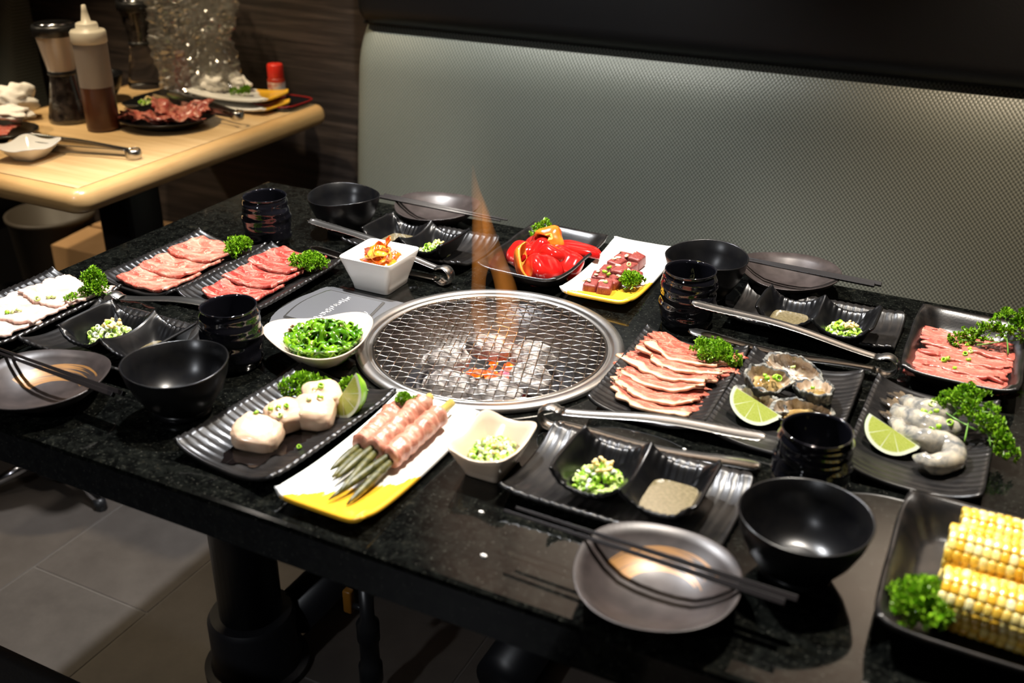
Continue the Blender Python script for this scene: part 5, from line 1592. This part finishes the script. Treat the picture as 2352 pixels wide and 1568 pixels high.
# ================================================================== KIMCHI
def leafpiece(seed, sx, sy, curl):
    off = Vector((seed * 3.3, seed, 0))
    def zf(u, v, s, X, Y):
        Z = np.zeros_like(X)
        for i in range(X.shape[0]):
            for j in range(X.shape[1]):
                Z[i, j] = 0.0045 * mnoise.noise(Vector((X[i, j] * 90, Y[i, j] * 90, 0)) + off)
        return Z + curl * u * u * sx * 0.5
    v, f, uv = dish(sx, sy, 3.2, zf, 0.0022, 20, 20)
    return me_from('cabbage_piece', v, f)
rnd = random.Random(8)
km = thing('kimchi', 'orange-red kimchi heaped in the square white bowl', 'kimchi', (-0.234, 0.104, TOP + 0.036))
for k in range(22):
    a = rnd.uniform(0, 6.28); r = math.sqrt(rnd.random()) * 0.018
    stalk = k in (3, 7, 12)
    me = leafpiece(k, rnd.uniform(0.016, 0.026), rnd.uniform(0.010, 0.018), rnd.uniform(-0.8, 0.8))
    ob('cabbage_piece', me, MAT['kimchi_stalk' if stalk else 'kimchi'], km, (r * math.cos(a), r * math.sin(a), 0.004 + 0.016 * (1 - (r / 0.024) ** 2) * rnd.uniform(0.4, 1)), (rnd.uniform(-.9, .9), rnd.uniform(-.9, .9), rnd.uniform(0, 6)))
ob('cabbage_piece', leafpiece(91, 0.036, 0.024, -0.5), MAT['kimchi_stalk'], km, (0.006, -0.006, 0.022), (0.35, 0.15, 0.7))
ob('cabbage_piece', leafpiece(92, 0.024, 0.012, 0.2), MAT['kimchi'], km, (0.003, 0.012, 0.026), (0.3, -1.0, 0.3))
ob('kimchi_base', me_from('kimchi_base', *blob(0.026, 0.026, 0.016, 4, 0.2, 3)), MAT['kimchi'], km, (0, 0, -0.004))

# ================================================================== SEAWEED SALAD
rnd = random.Random(21)
sw = thing('seaweed_salad', 'heap of shiny green seaweed strips in the cream triangular dish', 'seaweed', (-0.166, -0.130, TOP + 0.014))
for k in range(150):
    a = rnd.uniform(0, 6.28); r0 = math.sqrt(rnd.random()) * 0.044
    p = Vector((r0 * math.cos(a), r0 * math.sin(a) * 0.95, 0))
    h = 0.034 * (1 - (r0 / 0.052) ** 2)
    ctrl = []
    d = rnd.uniform(0, 6.28)
    q = p.copy(); q.z = h * rnd.uniform(0.35, 1.0)
    for s in range(5):
        ctrl.append(q.copy())
        d += rnd.uniform(-1.1, 1.1)
        q = q + Vector((math.cos(d), math.sin(d), 0)) * rnd.uniform(0.006, 0.011)
        rr = math.hypot(q.x, q.y)
        if rr > 0.046:
            q.x *= 0.046 / rr; q.y *= 0.046 / rr; d += 2.2
        hh = 0.035 * (1 - min(1, (math.hypot(q.x, q.y) / 0.056)) ** 2)
        kk = math.hypot(q.x, q.y) / 0.052
        q.z = max(float(np.interp(kk, [0, 0.4, 0.6, 0.82, 0.96], [0.0045, 0.0055, 0.0115, 0.0225, 0.0325])) - 0.0055, hh * rnd.uniform(0.5, 1.15))
    mt = 'seaweed' if rnd.random() < 0.72 else 'seaweed_dark'
    if k in (11, 47, 83): mt = 'wood_ear'
    ob('seaweed_strip', me_from('seaweed_strip', *tube(smooth_path(ctrl, 16), [0.0010] + [rnd.uniform(0.0022, 0.0044) for _ in range(14)] + [0.0008], 7, True, 0.35)), MAT[mt], sw)
ob('seaweed_base', me_from('seaweed_base', *blob(0.042, 0.040, 0.015, 6, 0.2, 3)), MAT['seaweed_dark'], sw, (0, 0, 0.004))
ses = me_from('sesame_seed', *blob(0.0014, 0.0009, 0.0006, 1, 0.1, 2, 8, 6))
for k in range(26):
    a = rnd.uniform(0, 6.28); r0 = math.sqrt(rnd.random()) * 0.036
    ob('sesame_seed', ses, MAT['sesame'], sw, (r0 * math.cos(a), r0 * math.sin(a), 0.036 * (1 - (r0 / 0.056) ** 2) + 0.002), (rnd.uniform(0, 3), rnd.uniform(0, 3), 0))

# ================================================================== CORN
def kernel_mesh():
    V, F = box(-0.0030, 0.0030, -0.0034, 0.0034, -0.003, 0.0032, 0.0016, 2)
    return me_from('kernel', V, F)
KER = kernel_mesh()
def corn(label, x0, y, z, length, R, rz, roll, seed):
    rnd = random.Random(seed)
    t = thing('corn_cob', label, 'corn', (x0, y, z), group='corn cobs', rot=(0, 0, rz))
    ob('cob', me_from('cob', *tube([(0.002, 0, 0), (length - 0.002, 0, 0)], R - 0.003, 24)), MAT['cob'], t)
    rows, per = 16, int(length / 0.0066)
    for r in range(rows):
        a = roll + 2 * PI * r / rows
        for k in range(per):
            f = (k + 0.5) / per
            bulge = 1 - 0.07 * (f * 2 - 1) ** 4
            o = ob('kernel', KER, MAT['kernel'], t, ((k + 0.5 + 0.12 * math.sin(r * 1.7)) * length / per, R * bulge * math.cos(a), R * bulge * math.sin(a)), (a - PI / 2, 0, 0), (1.13 * rnd.uniform(0.96, 1.05), 2 * PI * R / rows / 0.0068 * rnd.uniform(1.0, 1.08), rnd.uniform(0.92, 1.08)))
    return t
corn('corn cob farthest back on the deep plate', 0.578, -0.190, TOP + 0.032, 0.118, 0.0225, 0.02, 0.1, 1)
corn('corn cob in the middle, lying on the other two', 0.570, -0.234, TOP + 0.040, 0.118, 0.0235, -0.01, 0.3, 2)
corn('corn cob nearest the camera with a brownish end', 0.572, -0.286, TOP + 0.031, 0.118, 0.0235, -0.03, 0.2, 3)

# ================================================================== CLUTTER ON THE WOODEN TABLE
t = thing('squeeze_bottle', 'translucent squeeze bottle half full of brown sauce', 'bottle', (-1.243, 0.548, TOP))
ob('bottle_body', me_from('bottle_body', *lathe([(0.0, 0.001), (0.031, 0.0), (0.0345, 0.003), (0.0350, 0.01), (0.0350, 0.095)], 40, None, False)), MAT['bottle_sauce'], t)
ob('bottle_upper', me_from('bottle_upper', *lathe([(0.0350, 0.095), (0.0350, 0.175), (0.0345, 0.188), (0.030, 0.193)], 40, None, False)), MAT['frosted'], t)
ob('cap', me_from('cap', *lathe([(0.036, 0.186), (0.0368, 0.188), (0.0368, 0.208), (0.034, 0.212), (0.023, 0.214), (0.0225, 0.224), (0.020, 0.227), (0.010, 0.229), (0.006, 0.250), (0.0045, 0.262), (0.002, 0.263)], 40)), MAT['ivory'], t)
def grinder(label, x, y, top_fill, low_fill):
    t = thing('spice_grinder', label, 'grinder', (x, y, TOP), group='hourglass spice grinders')
    ob('lower_jar', me_from('lower_jar', *lathe([(0.0, 0.001), (0.044, 0.0), (0.046, 0.004), (0.0455, 0.012), (0.036, 0.055), (0.029, 0.095), (0.028, 0.106)], 36, None, False)), MAT[low_fill], t)
    ob('waist_collar', me_from('waist_collar', *lathe([(0.029, 0.104), (0.031, 0.106), (0.031, 0.112), (0.029, 0.114)], 36, None, False)), MAT['black_plastic'], t)
    ob('upper_jar', me_from('upper_jar', *lathe([(0.029, 0.112), (0.031, 0.125), (0.037, 0.160), (0.042, 0.190)], 36, None, False)), MAT[top_fill], t)
    ob('lid', me_from('lid', *lathe([(0.043, 0.188), (0.0465, 0.190), (0.047, 0.206), (0.0455, 0.211), (0.020, 0.213)], 36)), MAT['black_plastic'], t)
    ob('lid_disc', me_from('lid_disc', *lathe([(0.040, 0.2125), (0.041, 0.2142), (0.0005, 0.2146)], 36)), MAT['chrome'], t)
grinder('hourglass grinder of pale salt and dark pepper beside the squeeze bottle', -1.362, 0.565, 'salt', 'pepper_corn')
grinder('dark hourglass grinder standing behind the plastic bag', -1.462, 0.905, 'pepper_corn', 'clear')

# clear plastic bag with crumpled film
def film(seed, rx, ry, h, seg=84, rows=46):
    V, F = [], []
    off = Vector((seed, seed * 2, 0))
    for k in range(rows):
        f = k / (rows - 1)
        z = h * f
        for i in range(seg):
            th = 2 * PI * i / seg
            c, s = math.cos(th), math.sin(th)
            pin = 1 - 0.28 * math.exp(-((f - 0.45) / 0.16) ** 2) * (0.5 + 0.5 * c) + 0.12 * f
            n1 = mnoise.noise(Vector((c * 2.2, s * 2.2, z * 13)) + off)
            n2 = abs(mnoise.noise(Vector((c * 5, s * 5, z * 34)) + off))
            n3 = abs(mnoise.noise(Vector((c * 11, s * 11, z * 70)) + off))
            r = pin * (1.06 + 0.20 * n1 - 0.42 * n2 - 0.22 * n3)
            V.append((rx * c * r, ry * s * r, z + 0.012 * n1 * (1 if f > 0.1 else 0)))
    for k in range(rows - 1):
        for i in range(seg):
            j = (i + 1) % seg
            F.append((k * seg + i, k * seg + j, (k + 1) * seg + j, (k + 1) * seg + i))
    return V, F
t = thing('plastic_bag', 'crumpled clear plastic bag standing open on the wooden table', 'bag', (-1.275, 0.900, TOP + 0.002))
ob('outer_film', me_from('outer_film', *film(3, 0.124, 0.066, 0.290), smooth=False), MAT['bag_film'], t)
ob('inner_film', me_from('inner_film', *film(9, 0.104, 0.050, 0.270), smooth=False), MAT['bag_film'], t)
setp(ob('spice_bottle', me_from('spice_bottle', *lathe([(0.0, 0.0), (0.018, 0.0), (0.019, 0.004), (0.019, 0.07), (0.012, 0.085), (0.012, 0.10), (0.002, 0.102)], 24)), MAT['red_liquid'], None, (-1.325, 0.890, TOP + 0.004)), 'red bottle seen through the clear plastic bag', 'bottle')

# stacked white plates with napkins
yellow_plate('lower white plate of the stack on the wooden table', -1.118, 0.852, math.radians(88))
yellow_plate('upper white plate of the stack, holding crumpled napkins', -1.135, 0.866, math.radians(94), TOP + 0.016)
def napkin(label, x, y, z, rx, ry, rz, seed):
    setp(ob('paper_napkin', me_from('paper_napkin', *blob(rx, ry, rz, seed, 0.42, 2.0, 34, 24), smooth=True), MAT['napkin'], None, (x, y, z)), label, 'napkin', 'crumpled paper napkins')
napkin('crumpled white napkin on the left of the upper white plate', -1.205, 0.868, TOP + 0.042, 0.036, 0.024, 0.022, 1)
napkin('crumpled white napkin at the back of the upper white plate', -1.160, 0.900, TOP + 0.040, 0.032, 0.018, 0.020, 2)
napkin('crumpled white napkin at the left edge of the wooden table', -1.475, 0.520, TOP + 0.042, 0.045, 0.040, 0.036, 3)
napkin('flattened napkin at the near left of the wooden table', -1.408, 0.452, TOP + 0.036, 0.050, 0.032, 0.014, 4)
parsley('few loose parsley leaves on the upper white plate', (-1.120, 0.860, TOP + 0.026), [(-0.020, 0.0, 0.004), (0.012, 0.010, 0.014), (0.002, 0.004, 0.006), (0.016, 0.002, 0.010)], 51, 0.8)
# red-capped bottle and red-rimmed tray
t = thing('lacquer_tray', 'small black tray with a red rim behind the white plate stack', 'tray', (-1.032, 0.905, TOP))
ob('tray_base', me_from('tray_base', *loft([(0.050, 0.050, 0.0, 4), (0.056, 0.056, 0.002, 4), (0.060, 0.060, 0.012, 4), (0.057, 0.057, 0.012, 4), (0.052, 0.052, 0.005, 4), (0.002, 0.002, 0.004, 4)], 48)), MAT['gloss_black'], t)
ob('rim', me_from('rim', *loft([(0.0600, 0.0600, 0.0115, 4), (0.0605, 0.0605, 0.0135, 4), (0.0570, 0.0570, 0.0140, 4), (0.0565, 0.0565, 0.0118, 4)], 48, None, False)), MAT['lacquer_red'], t)
t = thing('spice_shaker', 'small spice bottle with a bright red cap against the wall', 'bottle', (-1.078, 0.945, TOP + 0.005))
ob('bottle_body', me_from('bottle_body', *lathe([(0.0, 0.0), (0.020, 0.0), (0.021, 0.003), (0.021, 0.046), (0.018, 0.052)], 28)), MAT['red_liquid'], t)
ob('label_band', me_from('label_band', *lathe([(0.0212, 0.008), (0.0214, 0.009), (0.0214, 0.040), (0.0212, 0.041)], 28, None, False)), MAT['paper_label'], t)
ob('cap', me_from('cap', *lathe([(0.0185, 0.050), (0.0195, 0.052), (0.0190, 0.080), (0.0170, 0.083), (0.0005, 0.0835)], 28)), MAT['red_cap'], t)
# round plate of leftover beef
setp(ob('round_plate', me_from('round_plate', *lathe([(0.0, 0.002), (0.060, 0.0), (0.066, 0.002), (0.090, 0.012), (0.107, 0.021), (0.108, 0.0225), (0.106, 0.0232), (0.090, 0.0160), (0.066, 0.0070), (0.0005, 0.0060)], 64)), MAT['black_ceramic'], None, (-1.150, 0.648, TOP)), 'round black plate of leftover raw beef on the wooden table', 'plate')
G = 'leftover beef on the round plate'
for k, (x, y, z, sx, sy, rz, tx, ty, lab) in enumerate([(-1.180, 0.630, 0.012, 0.110, 0.050, 0.5, 0.1, 0.2, 'leftover beef slice on the left of the round plate'), (-1.120, 0.640, 0.014, 0.120, 0.045, 0.7, -0.2, 0.1, 'leftover beef slice along the near rim of the round plate'),
        (-1.170, 0.668, 0.026, 0.070, 0.050, 0.9, 0.5, 0.5, 'folded leftover beef slice at the left top of the pile'), (-1.110, 0.690, 0.026, 0.085, 0.050, 0.4, 0.5, -0.3, 'folded leftover beef slice at the right top of the pile'), (-1.215, 0.595, 0.020, 0.060, 0.030, 2.2, 0.0, 0.2, 'leftover beef end hanging on the plate rim')]):
    meat_slice(lab, 'old_beef', x, y, TOP + z, sx, sy, rz, (tx, ty), 40 + k, G, wav=0.012, edge=0.30, fr=45)
# scallion dish, white dish, left plate, tongs
setp(ob('small_plate', me_from('small_plate', *loft([(0.055, 0.035, 0.0, 6), (0.066, 0.046, 0.012, 6), (0.066, 0.046, 0.0145, 6), (0.055, 0.036, 0.006, 6), (0.001, 0.001, 0.005, 4)], 48)), MAT['black_ceramic'], None, (-1.285, 0.745, TOP), (0, 0, 0.15)), 'small black dish of scallions behind the squeeze bottle', 'dish')
scallion_pile('chopped scallions left on the wooden table behind the squeeze bottle', -1.290, 0.745, TOP + 0.006, 0.040, 0.022, 0.016, 46, 15, (0, -0.006), 10)
setp(ob('black_tray', me_from('black_tray', *box(-0.085, 0.085, -0.05, 0.05, 0.0, 0.012, 0.004, 2)), MAT['black_ceramic'], None, (-1.290, 0.845 - 0.03, TOP), (0, 0, 0.0)), 'flat black tray under the plastic bag front', 'tray')
square_bowl('white_dish', 'small square white dish with raised corners at the near corner of the wooden table', 'dish', -1.205, 0.318, 0.050, 0.050, 0.024, 0.024, 0.026, 'white_ceramic', math.radians(8), TOP, 6, 0.003, 0.007)
setp(ob('oval_plate', me_from('oval_plate', *loft([(0.060, 0.045, 0.0, 2.4), (0.084, 0.066, 0.014, 2.4), (0.084, 0.066, 0.0165, 2.4), (0.062, 0.047, 0.006, 2.4), (0.001, 0.001, 0.005, 2)], 48)), MAT['black_ceramic'], None, (-1.395, 0.400, TOP), (0, 0, 0.2)), 'black oval plate under the used tongs at the left edge', 'plate')
meat_slice('scrap of raw meat left on the black oval plate', 'old_beef', -1.40, 0.395, TOP + 0.012, 0.08, 0.06, 0.4, (0.1, 0), 61, None, wav=0.006, edge=0.2)
tongs('used steel tongs at the near left of the wooden table', -1.017, 0.409, -1.306, 0.372, 0.285, 0.030, -0.022, TOP + 0.0115, flat=True)
tongs('used steel tongs beside the round plate on the wooden table', -1.000, 0.705, -1.245, 0.740, 0.260, 0.024, -0.020, TOP + 0.0260, flat=True, tilt=-0.03)
round_bowl('dark rice bowl behind the grinder on the wooden table', -1.445, 0.735, 0.4)

# ================================================================== UNDER THE TABLES
t = thing('cardboard_box', 'open cardboard box on the floor under the wooden table', 'box', (-1.505, 0.80, 0.0), 0.03)
ob('box_body', me_from('box_body', *box(-0.14, 0.14, -0.13, 0.13, 0.0, 0.365), False), MAT['cardboard'], t)
ob('top_flap', me_from('top_flap', *box(-0.14, 0.14, -0.12, 0.012, 0.0, 0.004), False), MAT['cardboard'], t, (0, -0.01, 0.368), (0.06, 0, 0))
ob('top_flap', me_from('top_flap', *box(-0.14, 0.14, 0.012, 0.13, 0.0, 0.004), False), MAT['cardboard'], t, (0, 0, 0.370), (-0.02, 0, 0))
setp(ob('waste_bin', me_from('waste_bin', *lathe([(0.0, 0.0), (0.085, 0.0), (0.088, 0.004), (0.112, 0.38), (0.118, 0.385), (0.118, 0.395), (0.110, 0.395), (0.085, 0.012), (0.0005, 0.010)], 40)), MAT['bin_plastic'], None, (-1.775, 0.79, 0.0)), 'beige plastic bin beside the cardboard box', 'bin')
t = thing('handbag', 'dark handbag with a tan leather strap under the wooden table', 'bag', (-1.80, 0.40, 0.0))
V, F = box(-0.17, 0.17, -0.09, 0.09, 0.0, 0.24, 0.05, 5)
ob('bag_body', me_from('bag_body', V, F), MAT['leather'], t)
ob('strap', me_from('strap', *tube(smooth_path([(-0.16, -0.10, 0.14), (-0.10, -0.12, 0.30), (0.04, -0.125, 0.325), (0.14, -0.12, 0.26), (0.165, -0.10, 0.10)], 40), 0.014, 10, True, 0.4)), MAT['tan_leather'], t)
t = thing('stool', 'black stool on a chrome star base in the aisle left of the granite table', 'stool', (-1.238, 0.245, 0.0), math.radians(-10))
ob('seat', me_from('seat', *lathe([(0.0, 0.40), (0.13, 0.40), (0.145, 0.415), (0.145, 0.44), (0.13, 0.452), (0.0005, 0.455)], 36)), MAT['leather'], t)
ob('hub', me_from('hub', *lathe([(0.034, 0.03), (0.042, 0.04), (0.042, 0.085), (0.030, 0.10), (0.026, 0.40)], 28)), MAT['black_plastic'], t)
for k in range(3):
    a = 2 * PI * k / 3
    ob('leg', me_from('leg', *tube([(0.03 * math.cos(a), 0.03 * math.sin(a), 0.075), (0.160 * math.cos(a), 0.160 * math.sin(a), 0.022)], [0.013, 0.010], 12)), MAT['chrome'], t)
    ob('rubber_foot', me_from('rubber_foot', *tube([(0.160 * math.cos(a), 0.160 * math.sin(a), 0.026), (0.163 * math.cos(a), 0.163 * math.sin(a), 0.0)], 0.013, 12)), MAT['black_plastic'], t)

rnd = random.Random(2)
for (x, y, sc, lab) in ((0.192, -0.381, 1.0, 'white crumb on the granite in front of the nearest saucer'), (0.158, -0.322, 0.8, 'white crumb on the granite beside the small white sauce bowl'), (0.300, -0.160 + 0.04, 0.6, 'white crumb on the granite beside the front tongs')):
    setp(ob('crumb', me_from('crumb', *blob(0.0034 * sc, 0.0022 * sc, 0.0014 * sc, rnd.randrange(50), 0.4, 3, 10, 8)), MAT['napkin'], None, (x, y, TOP + 0.0011 * sc)), lab, 'crumb')
